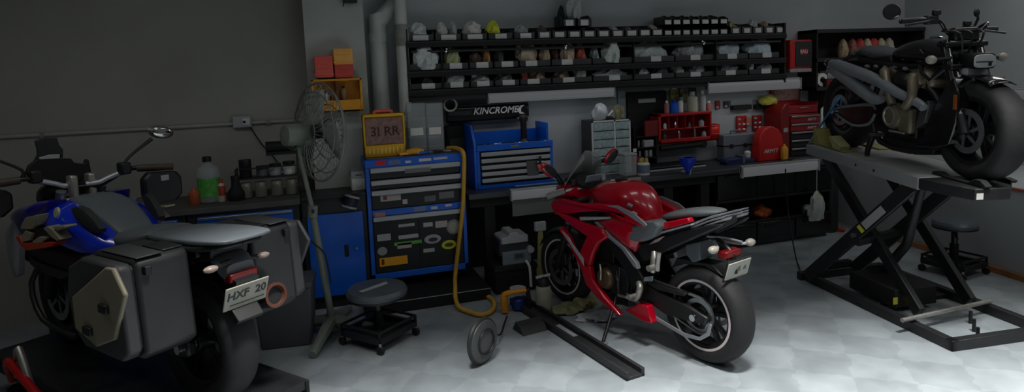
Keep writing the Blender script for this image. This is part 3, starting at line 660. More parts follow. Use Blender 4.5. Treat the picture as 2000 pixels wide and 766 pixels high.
MB().box((-w,0,0),(w,.115,h)).build('body',matte,t,bevel=.025); MB().box((-w*.8,-.012,h*.1),(w*.8,0,h*.5)).build('pocket',black,t,bevel=.006); MB().tube([(-w*.5,.05,h-.01),(-w*.4,.05,h+.05),(w*.4,.05,h+.05),(w*.5,.05,h-.01)],.01,8,3).build('strap',black,t)
# ------------------------------------------------------------------ wall shelving with bins
SX0=Wy(793,120,YS).x; SX1=Wy(1530,100,YS).x; SX2=XR-.02
zr=lambda px,py: Wy(px,py,YS).z
Z1=(zr(823,73)+zr(1153,73)+zr(1500,70))/3-.005; Z2=(zr(890,131)+zr(1358,119)+zr(1498,116))/3-.005; Z3=(zr(833,173)+zr(1040,166)+zr(1496,144))/3-.005; ZB=zr(800,190)
t=thing('parts_shelving','long black steel wall shelving holding rows of parts bins','shelving',((SX0+SX1)/2,YW,0))
c=(SX0+SX1)/2; w=(SX1-SX0)/2
MB().box((-w,-.02,Z3-.10),(w,-.004,Z1+.12)).build('back_panel',matte,t)
for z in (Z1,Z2,Z3):
    MB().box((-w,-.30,z-.018),(w,-.02,z)).build('shelf',black,t,bevel=.002)
    MB().box((-w,-.302,z-.055),(w,-.285,z-.018)).build('shelf_lip',matte,t)
for x in (-w,w-.02): MB().box((x,-.29,Z3-.10),(x+.02,-.02,Z1+.11)).build('end_panel',matte,t)
for px in (862,1235,1395):
    x=Wy(px,120,YS).x-c; MB().box((x-.006,-.29,Z3),(x+.006,-.02,Z1-.03)).build('upright',matte,t)
MB().cyl((-w+.05,-.26,Z1-.09),(w-.05,-.26,Z1-.09),.014,8).build('hanging_rail',dsteel,t)
MB().box((-w,-.27,Z3-.10),(w,-.02,Z3-.055)).build('lamp_pelmet',black,t)
for px in (866,1100,1370):
    x=Wy(px,80,YS).x-c; MB().tube([(x,-.26,Z1-.06),(x+.02,-.275,Z1-.075),(x+.01,-.27,Z1-.10)],.012,8,3).build('hook',chrome,t)
# shelf beyond
SXc=Wy(1588,78,YS-.02).x+.03
t=thing('corner_shelf','black steel shelf in the far corner behind the black motorcycle','shelving',((SXc+SX2)/2,YW,0))
w=(SX2-SXc)/2; za=Z1+.03; zb_=Wy(1700,110,YS).z
MB().box((-w,-.02,zb_-.36),(w,-.004,za)).build('back_panel',matte,t)
for z in (za,zb_,zb_-.32): MB().box((-w,-.30,z-.04),(w,-.02,z)).build('shelf',black,t)
for x in (-w,w-.02): MB().box((x,-.29,zb_-.36),(x+.02,-.02,za)).build('end_panel',matte,t)
ORD=['first','second','third','fourth','fifth','sixth','seventh','eighth','ninth','tenth','eleventh','twelfth','thirteenth','fourteenth','fifteenth','sixteenth','seventeenth','eighteenth']
binm=mat('bin_grey_black',(.20,.205,.215),.5,noise=.1,scale=9); labm=mat('bin_label',(.80,.81,.80),.7,noise=.08,scale=25)
def bin_(px0,px1,z,h,lab,label,group,dep=.26,lx=None,lw=None,lh=None,y=YS-.01,m=None):
    x0=Wy(px0,100,y).x+.003; x1=Wy(px1,100,y).x-.003; w=(x1-x0)/2
    t=thing('parts_bin',label,'bin',((x0+x1)/2,y,z+.001),0,group)
    mb=MB(); mb.box((-w,0,0),(w,dep,.006)); mb.box((-w,dep-.006,0),(w,dep,h*1.5))
    for x in (-w,w-.006): mb.prism([(0,0),(dep,0),(dep,h*1.5),(dep*.35,h*1.5),(0,h)],0,.006) if False else mb.rings([[(x,0,0),(x,dep,0),(x,dep,h*1.5),(x,dep*.35,h*1.5),(x,0,h)],[(x+.006,0,0),(x+.006,dep,0),(x+.006,dep,h*1.5),(x+.006,dep*.35,h*1.5),(x+.006,0,h)]])
    mb.box((-w,0,0),(w,.006,h)); mb.build('tray',m or binm,t)
    if lab:
        lx0=(Wy(lx,100,y).x-(x0+x1)/2) if lx else 0.; lw=lw or min(.055,w*.6); lh=lh or h*.75
        MB().box((lx0-lw,-.004,h*.12),(lx0+lw,0,h*.12+lh)).build('bin_label',labm,t)
    return t
BIN_TOP={}
cont=[(.70,.72,.72),(.60,.62,.62),(.72,.72,.70),(.62,.56,.46),(.55,.57,.60),(.42,.44,.46),(.68,.66,.60),(.40,.30,.26)]
def fill(px0,px1,z,h,seed,label,rgb,y=YS+.09,tall=.06,name='parts_bag',cat='bag',transl=False,k=.42):
    x0=Wy(px0,100,YS).x;x1=Wy(px1,100,YS).x
    m=bagm if transl else mat('bag_%02d%02d%02d'%tuple(int(c*99) for c in rgb),rgb,.55,noise=.2,scale=30,bump=.4)
    return lump(name,label,cat,((x0+x1)/2,y,z+.01),(x1-x0)*k*.82,.08,h*.62+tall*.6,m,seed,16,8,.26,jit=.17,smooth=False)
# row one
P1=[(790,850,823),(850,903,877.6),(903,954,929),(954,1004,979.6),(1004,1047,1028)]
for i,(a,b,l) in enumerate(P1):
    lb=['pale crumpled plastic in it','white bags in it','a white carton in it','a yellow-green tag in it','silver fittings in it'][i]
    bin_(a,b,Z1,.062,1,'black bin, %s, %s from the pipes on the top shelf'%(lb,ORD[i]),'bins on the top shelf near the pipes',.26,l,.07 if i<3 else .055)
for i,(a,b,rgb,nm,lb,tl) in enumerate([(795,845,cont[0],'parts_bag','crumpled pale bag in the bin nearest the pipes, top shelf',.05),(855,880,cont[2],'parts_bag','small white bag in the second top-shelf bin, pipe side',.05),(880,900,cont[1],'parts_bag','grey-white bag in the second top-shelf bin, far side',.06),(906,950,cont[2],'parts_bag','broad white packet in the third top-shelf bin',.06),(955,985,(.72,.74,.2),'parts_tag','yellow-green packet in the fourth top-shelf bin',.06),(1008,1040,cont[4],'parts_bag','silver grey packet in the fifth top-shelf bin',.02)]):
    fill(a,b,Z1,.062,20+i,lb,tuple(min(.92,v*1.2) for v in rgb),tall=tl+.05,k=.5)
P2=[1050,1079,1109,1137.5,1166,1194,1221,1248,1273,1296]
for i in range(9):
    lb=['brownish carton in it','black rim above','clear bag over it','a stacked bin over it','nothing showing over it','crumpled white packet in it','a dark tool in it','white papers in it','a slanted white label'][i]
    bin_(P2[i],P2[i+1],Z1,.07,1,'small black bin, %s, %s after the five wide bins, top shelf'%(lb,ORD[i]),'small bins on the middle of the top shelf',.24,None,.047,.05)
fill(1052,1078,Z1,.07,41,'brownish grey packet in the first small top-shelf bin',(.40,.36,.34),tall=.05)
fill(1190,1218,Z1,.07,42,'crumpled white packet in the sixth small top-shelf bin',cont[0],tall=.03)
fill(1222,1246,Z1,.07,43,'grey packet sticking out of the seventh small top-shelf bin',cont[5],tall=.02)
fill(1270,1294,Z1,.07,44,'pale packet in the ninth small top-shelf bin',cont[6],tall=.04)
zst=Z1+.108
for i,(a,b) in enumerate([(1101,1127),(1129,1157)]):
    bin_(a,b,zst,.075,1,'black bin with grey label stacked on the small bins, %s'%['nearer the pipes','farther from the pipes'][i],'stacked bins under the clear bag',.22,None,.04,.055)
fill(1108,1150,zst+.06,.07,45,'large clear plastic bag bulging over the two stacked bins',cont[0],tall=.20,transl=True)
fill(1098,1112,zst,.07,46,'black pouch leaning beside the two stacked bins',(.1,.1,.1),tall=.13,name='pouch',cat='pouch')
P3=[1297,1314,1332,1350.5,1369,1387,1405,1423]
for i in range(7):
    for rowi,z in ((0,Z1),(1,Z1+.107)):
        bin_(P3[i],P3[i+1],z,.06,1,'tiny black bin with white label, %s from pipe side, %s row of double block'%(ORD[i],['lower','upper'][rowi]),'double block of tiny bins on the top shelf',.2,None,.036,.042,m=gloss)
for i in range(6):
    fill(P3[i]+1,P3[i+1]-1,Z1+.107,.06,60+i,'dark fittings heaped in the %s tiny bin of the upper row'%ORD[i],(.12,.12,.13),tall=.03,name='fittings',cat='fittings',k=.4)
P4=[1426,1448,1470,1491.5,1514,1533]
for i in range(5):
    bin_(P4[i],P4[i+1],Z1,.075,1,'small black bin with white label, %s after the double block, top shelf'%ORD[i],'bins at the end of the top shelf',.24,None,.036,.05)
for i,(a,b,rgb,tl) in enumerate([(1424,1447,(.62,.60,.42),.06),(1467,1490,cont[0],.07),(1490,1512,cont[3],.05)]):
    fill(a,b,Z1,.075,70+i,['yellowish paper bag in the bin right after the double block','crumpled white bag standing in the third end bin, top shelf','tan bag in the fourth end bin, top shelf'][i],rgb,tall=tl)
# rows two, three
Q=[797,863,915,963,1013,1076,1156,1236,1318,1395,1462,1523]
l2=[None,889,941,990,1037,1107,None,1281,1358,1430,1498]; l3=[833,889,941,991,1040,1109,1199,1281,1358,1427,1496]
h2=.062
for i in range(11):
    bin_(Q[i],Q[i+1],Z2,h2,l2[i],'wide black bin, %s from the pipes on the middle shelf'%ORD[i],'wide bins on the middle shelf',.26,l2[i],.058,.054)
    bin_(Q[i],Q[i+1],Z3,.056,l3[i],'wide black bin, %s from the pipes on the lowest shelf'%ORD[i],'wide bins on the lowest shelf',.26,l3[i],.06,.05)
f2=[(799,860,.66,.68,.68,'large crumpled white bag spilling from the bin nearest the pipes, middle shelf',.12,1),(866,905,.60,.62,.46,'olive-striped packet in the second middle-shelf bin',.08,0),(916,945,.28,.24,.22,'brown-black parts in the third middle-shelf bin',.05,0),(944,962,.62,.46,.30,'tan paper cone standing in the third middle-shelf bin',.09,0),(966,990,.2,.2,.21,'dark roll standing in the fourth middle-shelf bin',.12,0),(1012,1056,.62,.58,.50,'domed beige pack standing in the fifth middle-shelf bin',.13,0),(1058,1080,.58,.52,.44,'beige box end in the sixth middle-shelf bin',.08,0),(1080,1096,.25,.15,.13,'dark maroon roll in the sixth middle-shelf bin',.08,0),(1098,1132,.66,.60,.52,'cream packets in the sixth middle-shelf bin',.09,0),(1130,1150,.62,.34,.28,'salmon red packet at the end of the sixth middle-shelf bin',.08,0),(1158,1176,.58,.64,.66,'pale blue bag in the seventh middle-shelf bin',.05,0),(1178,1216,.64,.68,.66,'big pale bag drooping over the front of the seventh middle-shelf bin',.12,1),(1238,1312,.58,.61,.61,'wide grey plastic bag in the eighth middle-shelf bin',.10,0),(1320,1390,.50,.52,.52,'wide dull grey bag in the ninth middle-shelf bin',.07,0),(1397,1458,.55,.60,.62,'blue-grey bag in the tenth middle-shelf bin',.07,0),(1464,1520,.58,.64,.67,'puffy pale blue bag in the eleventh middle-shelf bin',.12,0)]
for i,q in enumerate(f2):
    fill(q[0],q[1],Z2,h2,100+i,q[5],tuple(min(.9,v*1.2) for v in q[2:5]),tall=q[6]+.06,k=.5,y=YS+(.03 if q[7] else .09))
f3=[(815,850,.22,.22,.23,'dark part in the bin nearest the pipes, lowest shelf',.02,0),(866,912,.66,.67,.68,'white plastic rolls in the second lowest-shelf bin',.06,0),(917,960,.62,.63,.64,'white packets in the third lowest-shelf bin',.03,0),(967,1008,.45,.46,.47,'flat grey packet in the fourth lowest-shelf bin',.02,0),(1018,1034,.62,.34,.29,'salmon pack in the fifth lowest-shelf bin',.06,0),(1034,1074,.52,.44,.38,'brown small parts in the fifth lowest-shelf bin',.045,0),(1080,1120,.50,.43,.37,'brownish bag in the sixth lowest-shelf bin',.04,0),(1122,1152,.62,.62,.62,'pale puffed bag at the end of the sixth lowest-shelf bin',.06,0),(1160,1230,.58,.6,.6,'white packets in the seventh lowest-shelf bin',.03,0),(1245,1275,.6,.62,.62,'flat white sheet in the eighth lowest-shelf bin',.02,0),(1280,1312,.3,.31,.32,'dark packet in the eighth lowest-shelf bin',.05,0),(1318,1340,.60,.62,.62,'standing white carton in the ninth lowest-shelf bin',.06,0),(1348,1388,.52,.54,.55,'grey bag in the ninth lowest-shelf bin',.04,0),(1400,1455,.42,.44,.46,'dark grey clear bag in the tenth lowest-shelf bin',.05,0),(1464,1480,.68,.69,.69,'white carton on end in the eleventh lowest-shelf bin',.07,0),(1484,1520,.56,.58,.6,'flat pale packets in the eleventh lowest-shelf bin',.02,0)]
for i,q in enumerate(f3): fill(q[0],q[1],Z3,.056,140+i,q[5],tuple(min(.9,v*1.2) for v in q[2:5]),tall=q[6]+.05,k=.5)
# red charger cabinet on shelf end
pa=Wy(1543,136,YS-.02);pb=Wy(1586,78,YS-.02)
t=thing('battery_tester','upright red box with black front panel beside the shelf end','tester',((pa.x+pb.x)/2,YS-.02,Wy(1560,134,YS-.02).z)); w=(pb.x-pa.x)/2; h=pb.z-pa.z
MB().box((-w,0,0),(w,.265,h)).build('case',red,t,bevel=.012); f_=MB().box((-w*.52,-.008,.02),(w*.98,0,h-.02)).build('front_panel',black,t,bevel=.003)
MB().box((-w*.1,-.012,h*.48),(w*.5,-.008,h*.68)).build('display',mat('red_display',(.62,.10,.12),.5),f_); text('lettering','BAU',.055,facing((w*.2,-.0135,h*.58),FY),white,f_,.0005)
MB().box((-w,.0,-.04),(w,.26,0)).build('base',alu,t,bevel=.003)
# items on corner shelf
for i,(px,rgb,lb) in enumerate([(1650,(.62,.55,.44),'tan bag on the far corner shelf nearest the red tester'),(1668,(.5,.3,.26),'brown-red packet on the far corner shelf beside the tan bag'),(1683,(.66,.22,.2),'red packet on the far corner shelf, first of the red ones'),(1697,(.70,.62,.55),'cream packet on the far corner shelf between red packets'),(1710,(.66,.22,.2),'red packet on the far corner shelf behind the seat'),(1724,(.64,.60,.50),'beige packet on the far corner shelf over the tank'),(1740,(.66,.64,.58),'pale packet at the end of the far corner shelf')]):
    p=Wy(px,100,YS+.05); lump('packet',lb,'packet',(p.x,YS+.08,zb_+.001),.06,.06,.13,mat('pk%d'%i,rgb,.6,noise=.4,scale=40),200+i,16,9,.12)
for i,(px,rgb,lb) in enumerate([(1607,(.6,.6,.58),'white roll on the lower corner shelf, end on'),(1632,(.64,.64,.60),'white carton on the lower corner shelf behind the exhaust tip')]):
    p=Wy(px,130,YS+.02); t=thing('tape_roll' if i==0 else 'carton',lb,'roll' if i==0 else 'carton',(p.x,YS+.02,zb_-.319))
    if i==0: MB().lathe([(.035,0),(.075,0),(.075,.08),(.035,.08)],(0,0,.076),(0,1,0),24,False,True).build('roll',white,t)
    else: MB().box((-.07,0,0),(.07,.15,.17)).build('body',white,t,bevel=.004); MB().box((-.072,-.002,.12),(.072,.152,.172)).build('lid',lgrey,t)
# ------------------------------------------------------------------ things on the bench, right half
def onb(px,y,py=310): return Vector((Wy(px,py,y).x,y,BZ+.001))
# drawer tower
a=Wy(1158,320,5.72);b=Wy(1231,232,5.72)
t=thing('drawer_tower','small white cabinet of see-through parts drawers on the bench behind the red motorcycle','drawer cabinet',((a.x+b.x)/2,5.72,BZ+.001)); w=(b.x-a.x)/2; h=Wy(1195,235,5.72).z-BZ
MB().box((-w,.012,0),(w,.26,h)).build('case',mat('tower_side',(.22,.225,.23),.6),t,bevel=.004)
mb=MB(); mb.box((-w,-.002,0),(-w+.014,.02,h)); mb.box((w-.014,-.002,0),(w,.02,h)); mb.box((-w,-.002,h-.014),(w,.02,h)); mb.box((-w,-.002,0),(w,.02,.014)); mb.box((-.008+w*.18,-.002,h*.36),(.008+w*.18,.02,h)); mb.build('face_frame',mat('tower_white',(.82,.83,.83),.5),t)
dm=mat('frosted_drawer',(.62,.69,.70),.3,noise=.25,scale=30)
for k in range(6):
    z0=.016+k*(h-.03)/6; z1=z0+(h-.03)/6-.008
    for (xa_,xb_) in (((-w+.016,w*.18-.01),(w*.18+.01,w-.016)) if k>=2 else ((-w+.016,w-.016),)):
        d=MB().box((xa_,-.008,z0),(xb_,.02,z1)).build('drawer',dm,t,bevel=.003); MB().box(((xa_+xb_)/2-.03,-.02,z0+.01),((xa_+xb_)/2+.03,-.008,z0+.02)).build('handle',lgrey,d)
zt=BZ+.001+h
lump('rag','crumpled pale rag lying on top of the white drawer tower','rag',((a.x+b.x)/2-.07,5.82,zt+.001),.085,.06,.10,lgrey,31)
t=thing('work_glove','tan-green glove standing on the end of the white drawer tower','glove',((a.x+b.x)/2+.13,5.82,zt))
mb=MB().tube([(0,0,0),(0,0,.08),(0,0,.10)],[.045,.05,.03],12,3,flat=.6)
for k in range(4): mb.tube([(-.03+k*.02,0,.08),(-.034+k*.023,0,.15-.01*abs(k-1.5))],[.012,.008],8,2)
mb.tube([(.04,0,.05),(.065,0,.1)],[.013,.008],8,2); mb.build('hand',mat('glove_tan',(.52,.50,.36),.8,noise=.2),t)
t=thing('tape_dispenser','dark tool with a white arm on the drawer tower beside the pale rag','tool',((a.x+b.x)/2-.0,5.78,zt)); MB().prism([(-.06,0),(.06,0),(.05,.03),(-.02,.04),(-.05,.08)],0,.05).build('body',black,t,bevel=.004); MB().tube([(.0,.02,.03),(.06,.02,.09)],.008,8).build('arm',white,t)
# clear tub & bottles in front of tower
p=onb(1226,5.56); t=thing('clear_jar','square clear jar on the bench in front of the drawer tower','jar',p); MB().box((-.065,-.065,0),(.065,.065,.2)).build('body',clear,t,bevel=.012); MB().box((-.068,-.068,.2),(.068,.068,.222)).build('lid',lgrey,t,bevel=.004)
p=onb(1256,5.53); t=thing('white_tub','white tub with blue-grey band and yellow caps on top, bench front','tub',p); MB().lathe([(.06,0),(.062,.01),(.062,.11),(.05,.12)],(0,0,0)).build('body',white,t); MB().lathe([(.063,.02),(.063,.10)],(0,0,0),cap=False).build('band',mat('bluegrey_band',(.40,.44,.52),.5),t); 
for k,(dx,dy) in enumerate(((-.03,0),(.005,.02),(.03,-.01))): MB().lathe([(.018,.12),(.02,.14),(.01,.165)],(dx,dy,0),n=12).build('spout',mat('straw_yellow',(.68,.58,.28),.5),t)
p=onb(1240,5.60); t=thing('solvent_bottle','tall red and white bottle between the clear jar and the white tub','bottle',p); MB().lathe([(.03,0),(.033,.01),(.033,.17),(.015,.2),(.015,.22)],(0,0,0),n=16).build('body',mat('red_label',(.60,.14,.13),.5),t); MB().cyl((0,0,.22),(0,0,.25),.018,12).build('cap',white,t)
# black lid panel
a=Wy(1228,285,6.0);b=Wy(1302,178,6.0)
t=thing('tool_board','plain black board with a silver handle plate on the wall between the lights','board',((a.x+b.x)/2,6.0,a.z)); w=(b.x-a.x)/2;h=b.z-a.z
MB().box((-w,0,0),(w,.045,h)).build('panel',matte,t,bevel=.006); MB().box((-w*.5,-.012,h*.80),(w*.4,0,h*.88)).build('handle_plate',lgrey,t,bevel=.004)
p=Wy(1217,187,6.0); t=thing('paper_notice','pale blue paper sleeve on the wall beside the black board','notice',(p.x,6.03,p.z-.1)); MB().box((-.045,0,0),(.045,.018,.21)).build('sleeve',mat('pale_blue_paper',(.58,.63,.66),.5,noise=.2,scale=20),t); MB().box((-.048,-.003,.19),(.048,.018,.215)).build('clip',dsteel,t)
# red and black tool holder stack left of red organiser
p=onb(1262,5.80); t=thing('socket_rack','tall red-topped black rack with silver tools, before the black board','rack',p)
mb=MB(); mb.box((-.13,.0,0),(-.12,.15,.44)); mb.box((.12,.0,0),(.13,.15,.44)); mb.box((-.13,.14,0),(.13,.15,.44))
for z in (.0,.11,.22,.33): mb.box((-.13,0,z),(.13,.15,z+.012))
mb.build('frame',matte,t); MB().box((-.01,-.012,.34),(.135,.02,.50)).build('red_back',mat('deep_red',(.45,.06,.06),.5),t)
for k,(dx,dz) in enumerate([(-.06,.23),(.0,.235),(.05,.23),(-.05,.12),(.03,.12),(.08,.12)]): MB().cyl((dx,.05,dz+.004),(dx,.05,dz+.07),.02,12).build('socket',[chrome,alu,lgrey][k%3],t)
MB().box((-.02,-.004,.23),(.09,.05,.30)).build('cup',lgrey,t,bevel=.006)
# red organiser
a=Wy(1287,283,5.80);b=Wy(1390,218,5.80)
t=thing('tool_holder','red wall-mounted tool holder with pockets, spray cans on top','tool holder',((a.x+b.x)/2,5.80,a.z)); w=(b.x-a.x)/2;h=Wy(1340,220,5.8).z-a.z
rm=mat('holder_red',(.66,.06,.07),.4,noise=.1)
mb=MB(); mb.box((-w,0,0),(-w+.03,.185,h)); mb.box((w-.02,.0,0),(w,.185,h)); mb.box((-w,0,h-.03),(w,.185,h)); mb.box((-w,.17,0),(w,.185,h)); mb.box((-w,0,0),(w,.185,.02)); mb.box((-w,.02,h*.45),(w,.185,h*.45+.015)); mb.box((-w,.0,0),(w,.012,.05)); mb.build('shell',rm,t,bevel=.005)
for k in range(4): MB().box((-w+.03+(k+1)*.098,.01,h*.46),(-w+.036+(k+1)*.098,.17,h-.03)).build('divider',rm,t)
zb0=a.z
for k,(fx_,m_,r_,h_,lv) in enumerate([(.16,white,.018,.07,1),(.36,chrome,.022,.09,1),(.62,steel,.02,.06,1),(.85,lgrey,.03,.08,1),(.14,dsteel,.03,.10,0),(.42,chrome,.016,.13,0),(.72,steel,.014,.15,0),(.9,lgrey,.025,.1,0)]):
    x=(a.x+b.x)/2-w+2*w*fx_; z=zb0+(h*.45+.016 if lv else .021); nm=['glue_tube','socket','drill_bit','tape_roll','air_fitting','ratchet','punch','nozzle'][k]
    t2=thing(nm,'%s standing in the %s pocket row of the red tool holder'%(['white glue tube','chrome socket','short steel bit','pale tape roll','dark air fitting','chrome ratchet','slim steel punch','pale grey nozzle'][k],'upper' if lv else 'lower'),'tool',(x,5.85,z)); MB().lathe([(r_,0),(r_,h_*.6),(r_*.5,h_*.8)],(0,0,0),n=14).build('body',m_,t2); MB().lathe([(r_*.5,h_*.8),(r_*.4,h_)],(0,0,0),n=12).build('tip',dsteel,t2)
zt=zb0+h+.001
for k,(px,r_,h_,m_,cm,lb) in enumerate([(1300,.028,.13,mat('pinkish',(.66,.42,.44),.5),white,'pink and white can at the end of the red tool holder'),(1314,.045,.14,blue,dblue,'blue spray can on top of the red tool holder'),(1327,.028,.15,white,blue,'white can beside the blue spray can'),(1336,.03,.19,mat('yellow_can',(.62,.58,.25),.5),black,'yellow can behind the white cans on the tool holder'),(1350,.055,.21,mat('pale_can',(.68,.68,.60),.5),lgrey,'large cream canister on the red tool holder'),(1370,.035,.22,lgrey,white,'slim grey trigger bottle next to the cream canister'),(1382,.03,.10,mat('salmon_can',(.70,.40,.36),.5),white,'short salmon can at the far end of the tool holder')]):
    x=Wy(px,210,5.9).x; t2=thing('spray_can',lb,'can',(x,5.88 if k!=3 else 5.96,zt)); MB().lathe([(r_,0),(r_,h_*.72),(r_*.5,h_*.82)],(0,0,0),n=18).build('body',m_,t2); MB().lathe([(r_*.55,h_*.82),(r_*.55,h_),(r_*.2,h_*1.01)],(0,0,0),n=14).build('cap',cm,t2)
a2=(Wy(1340,190,6.03).x)
for k,(px,py,m_,lb) in enumerate([(1318,185,mat('pack_yellow',(.62,.58,.30),.6,noise=.3,scale=30),'yellow packet pinned to the wall above the blue spray can'),(1337,183,mat('pack_cream',(.60,.58,.50),.6,noise=.3,scale=30),'cream packet pinned to the wall above the tool holder'),(1352,182,mat('pack_dark',(.24,.23,.2),.6,noise=.3,scale=30),'dark packet pinned to the wall above the cream canister')]):
    p=Wy(px,py,6.02); t2=thing('hanging_packet',lb,'packet',(p.x,6.02,p.z)); MB().box((-.055,0,-.09),(.055,.025,.06)).build('packet',m_,t2,bevel=.006); MB().box((-.03,.005,.06),(.03,.02,.085)).build('header_card',white,t2)
# black bar under organiser
a=Wy(1287,292,5.84);b=Wy(1368,281,5.84); t=thing('breaker_bar','black padded bar hanging just under the red tool holder','bar',((a.x+b.x)/2,5.83,a.z-.012)); MB().tube([(-.24,0,.02),(.26,0,.035)],.03,12).build('bar',matte,t); MB().lathe([(.045,-.02),(.045,.02)],(.27,0,.035),(0,1,0)).build('end_cap',black,t)
# red basket
p=Wy(1398,258,5.86); t=thing('red_basket','bright red slotted basket on the wall at the tool holder end','basket',(p.x,5.86,p.z))
mb=MB(); mb.lathe([(.075,-.09),(.088,.0),(.09,.07)],(0,.09,0),(0,0,1),20,False)
mb.build('basket',mat('bright_red',(.82,.12,.08),.4),t,solid=.008)
mb=MB(); mb.torus((0,.09,.07),(0,0,1),.09,.009,28,6); mb.torus((0,.09,-.02),(0,0,1),.088,.006,28,6); mb.build('rim',mat('bright_red',(0,0,0)),t)
# laptop like flat case and clipboard on the bench
a=onb(1272,5.56,315);b=onb(1385,5.56,303); t=thing('flat_case','flat black case lying on the bench under the red tool holder','case',((a.x+b.x)/2,5.60,BZ+.001),.04); w=(b.x-a.x)/2
MB().box((-w,0,.0),(w,.26,.022)).build('base',lgrey,t,bevel=.006); MB().box((-w,.003,.022),(w,.26,.05)).build('lid',black,t,bevel=.01)
# blue funnel + brush at bench front
p=Wy(1342,322,5.33); t=thing('blue_funnel','blue plastic funnel hanging on the bench front edge','funnel',(p.x,5.318,p.z))
MB().lathe([(.05,.07),(.075,.065),(.072,.02),(.02,-.05),(.014,-.09)],(0,0,0),(0,0,1),24,False).build('cone',mat('funnel_blue',(.05,.20,.72),.4),t,solid=.006); MB().torus((0,0,.066),(0,0,1),.076,.006,28,6).build('rim',mat('funnel_blue',(0,0,0)),t)
MB().tube([(.06,.02,-.0),(.02,.01,-.10)],[.009,.012],8).build('brush_handle',lgrey,t); MB().box((-.05,.02,-.07),(.01,.04,-.055)).build('hook',lgrey,t)
# pinned wall packs
for k,(px,py,w_,h_,rgb,lb) in enumerate([(1449,243,.13,.19,(.66,.10,.10),'red blister card with white parts on the wall, nearest the tool holder'),(1463,238,.06,.10,(.68,.42,.36),'small pinkish label card in front of the red blister cards'),(1480,240,.12,.17,(.60,.08,.09),'red blister card on the wall beside the semicircular red case'),(1403,205,.055,.09,(.58,.08,.14),'crimson tag hanging on the wall over the red basket'),(1420,204,.06,.07,(.2,.2,.22),'small black grey clip card next to the crimson tag')]):
    p=Wy(px,py,6.02 if k!=1 else 5.995); t2=thing('blister_card',lb,'card',(p.x,p.y,p.z)); MB().box((-w_/2,0,-h_/2),(w_/2,.022,h_/2)).build('card',mat('card%d'%k,rgb,.5,noise=.2,scale=30),t2,bevel=.003)
    for j in range(5 if k in(0,2) else 1): MB().ell((-w_*.25+.06*(j%2),-.0,-h_*.3+h_*.3*(j//2)),.02,.012,.014,10,6).build('blister',white if j%2 else lgrey,t2)
for k,(px0,px1,py,lb) in enumerate([(1433,1469,211,'short black bracket rail on the wall above the red cards'),(1478,1514,209,'short black bracket rail on the wall below the yellow rag')]):
    a=Wy(px0,py,5.98);b=Wy(px1,py,5.98); t2=thing('bracket_rail',lb,'rail',((a.x+b.x)/2,5.98,a.z)); w=(b.x-a.x)/2; MB().box((-w,0,-.025),(w,.068,.025)).build('tray',matte,t2,bevel=.006); MB().box((-w,.05,.025),(-w+.03,.068,.08)).build('hook',lgrey,t2)
lump('rag','yellow-green rag draped on the wall rail beside the red chest','rag',(Wy(1508,195,5.9).x,5.96,Wy(1508,205,5.9).z),.11,.07,.07,mat('yellow_rag',(.62,.60,.25),.8,noise=.2,scale=12,bump=.4),77)
# grey case, blue strip box
a=onb(1414,5.80);b=onb(1473,5.80); t=thing('grey_case','grey plastic hard case standing at the wall behind the blue tray','case',((a.x+b.x)/2,5.80,BZ+.001)); w=(b.x-a.x)/2; h=Wy(1445,262,5.8).z-BZ
MB().box((-w,0,0),(w,.13,h)).build('shell',mat('case_grey',(.42,.45,.48),.45),t,bevel=.012); MB().box((-w,-.003,h*.55),(w,.133,h*.60)).build('seam',dsteel,t); MB().tube([(-.06,.06,h-.005),(-.055,.06,h+.03),(.055,.06,h+.03),(.06,.06,h-.005)],.01,8,3).build('handle',grey,t)
for sx in (-w*.5,w*.4): MB().box((sx-.02,-.01,h*.5),(sx+.02,0,h*.64)).build('latch',dsteel,t)
p=onb(1436,5.60); t=thing('blue_tray','low dark blue tray with a grey end on the bench before the grey case','tray',p); MB().prism([(-.1,0),(.1,0),(.12,.05),(.1,.06),(-.1,.055),(-.12,.03)],0,.12).build('body',mat('navy',(.10,.15,.34),.5),t,bevel=.006); MB().box((.09,-.003,.0),(.13,.12,.085)).build('end_plate',grey,t,bevel=.004)
p=onb(1460,5.70); t=thing('suction_pad','white and blue suction pad leaning on the grey case','pad',p); MB().lathe([(.06,0),(.075,.006),(.07,.03),(.02,.05)],(0,0,0)).build('pad',mat('navy',(0,0,0)),t); MB().lathe([(.03,.045),(.034,.10),(.02,.115)],(0,0,0)).build('grip',white,t)
# spray tools on wall near grey case
for k,(px,lb) in enumerate([(1404,'white-handled scraper leaning at the wall under the red basket'),(1411,'second pale scraper leaning beside the first under the red basket')]):
    x=Wy(px,290,5.93).x; t2=thing('scraper',lb,'scraper',(x,5.93,BZ+.001)); MB().bar((0,0,.0),(.015,.05,.26),.02,.012).build('handle',lgrey,t2); MB().box((-.03,-.01,0),(.03,.01,.03)).build('blade',dsteel,t2)
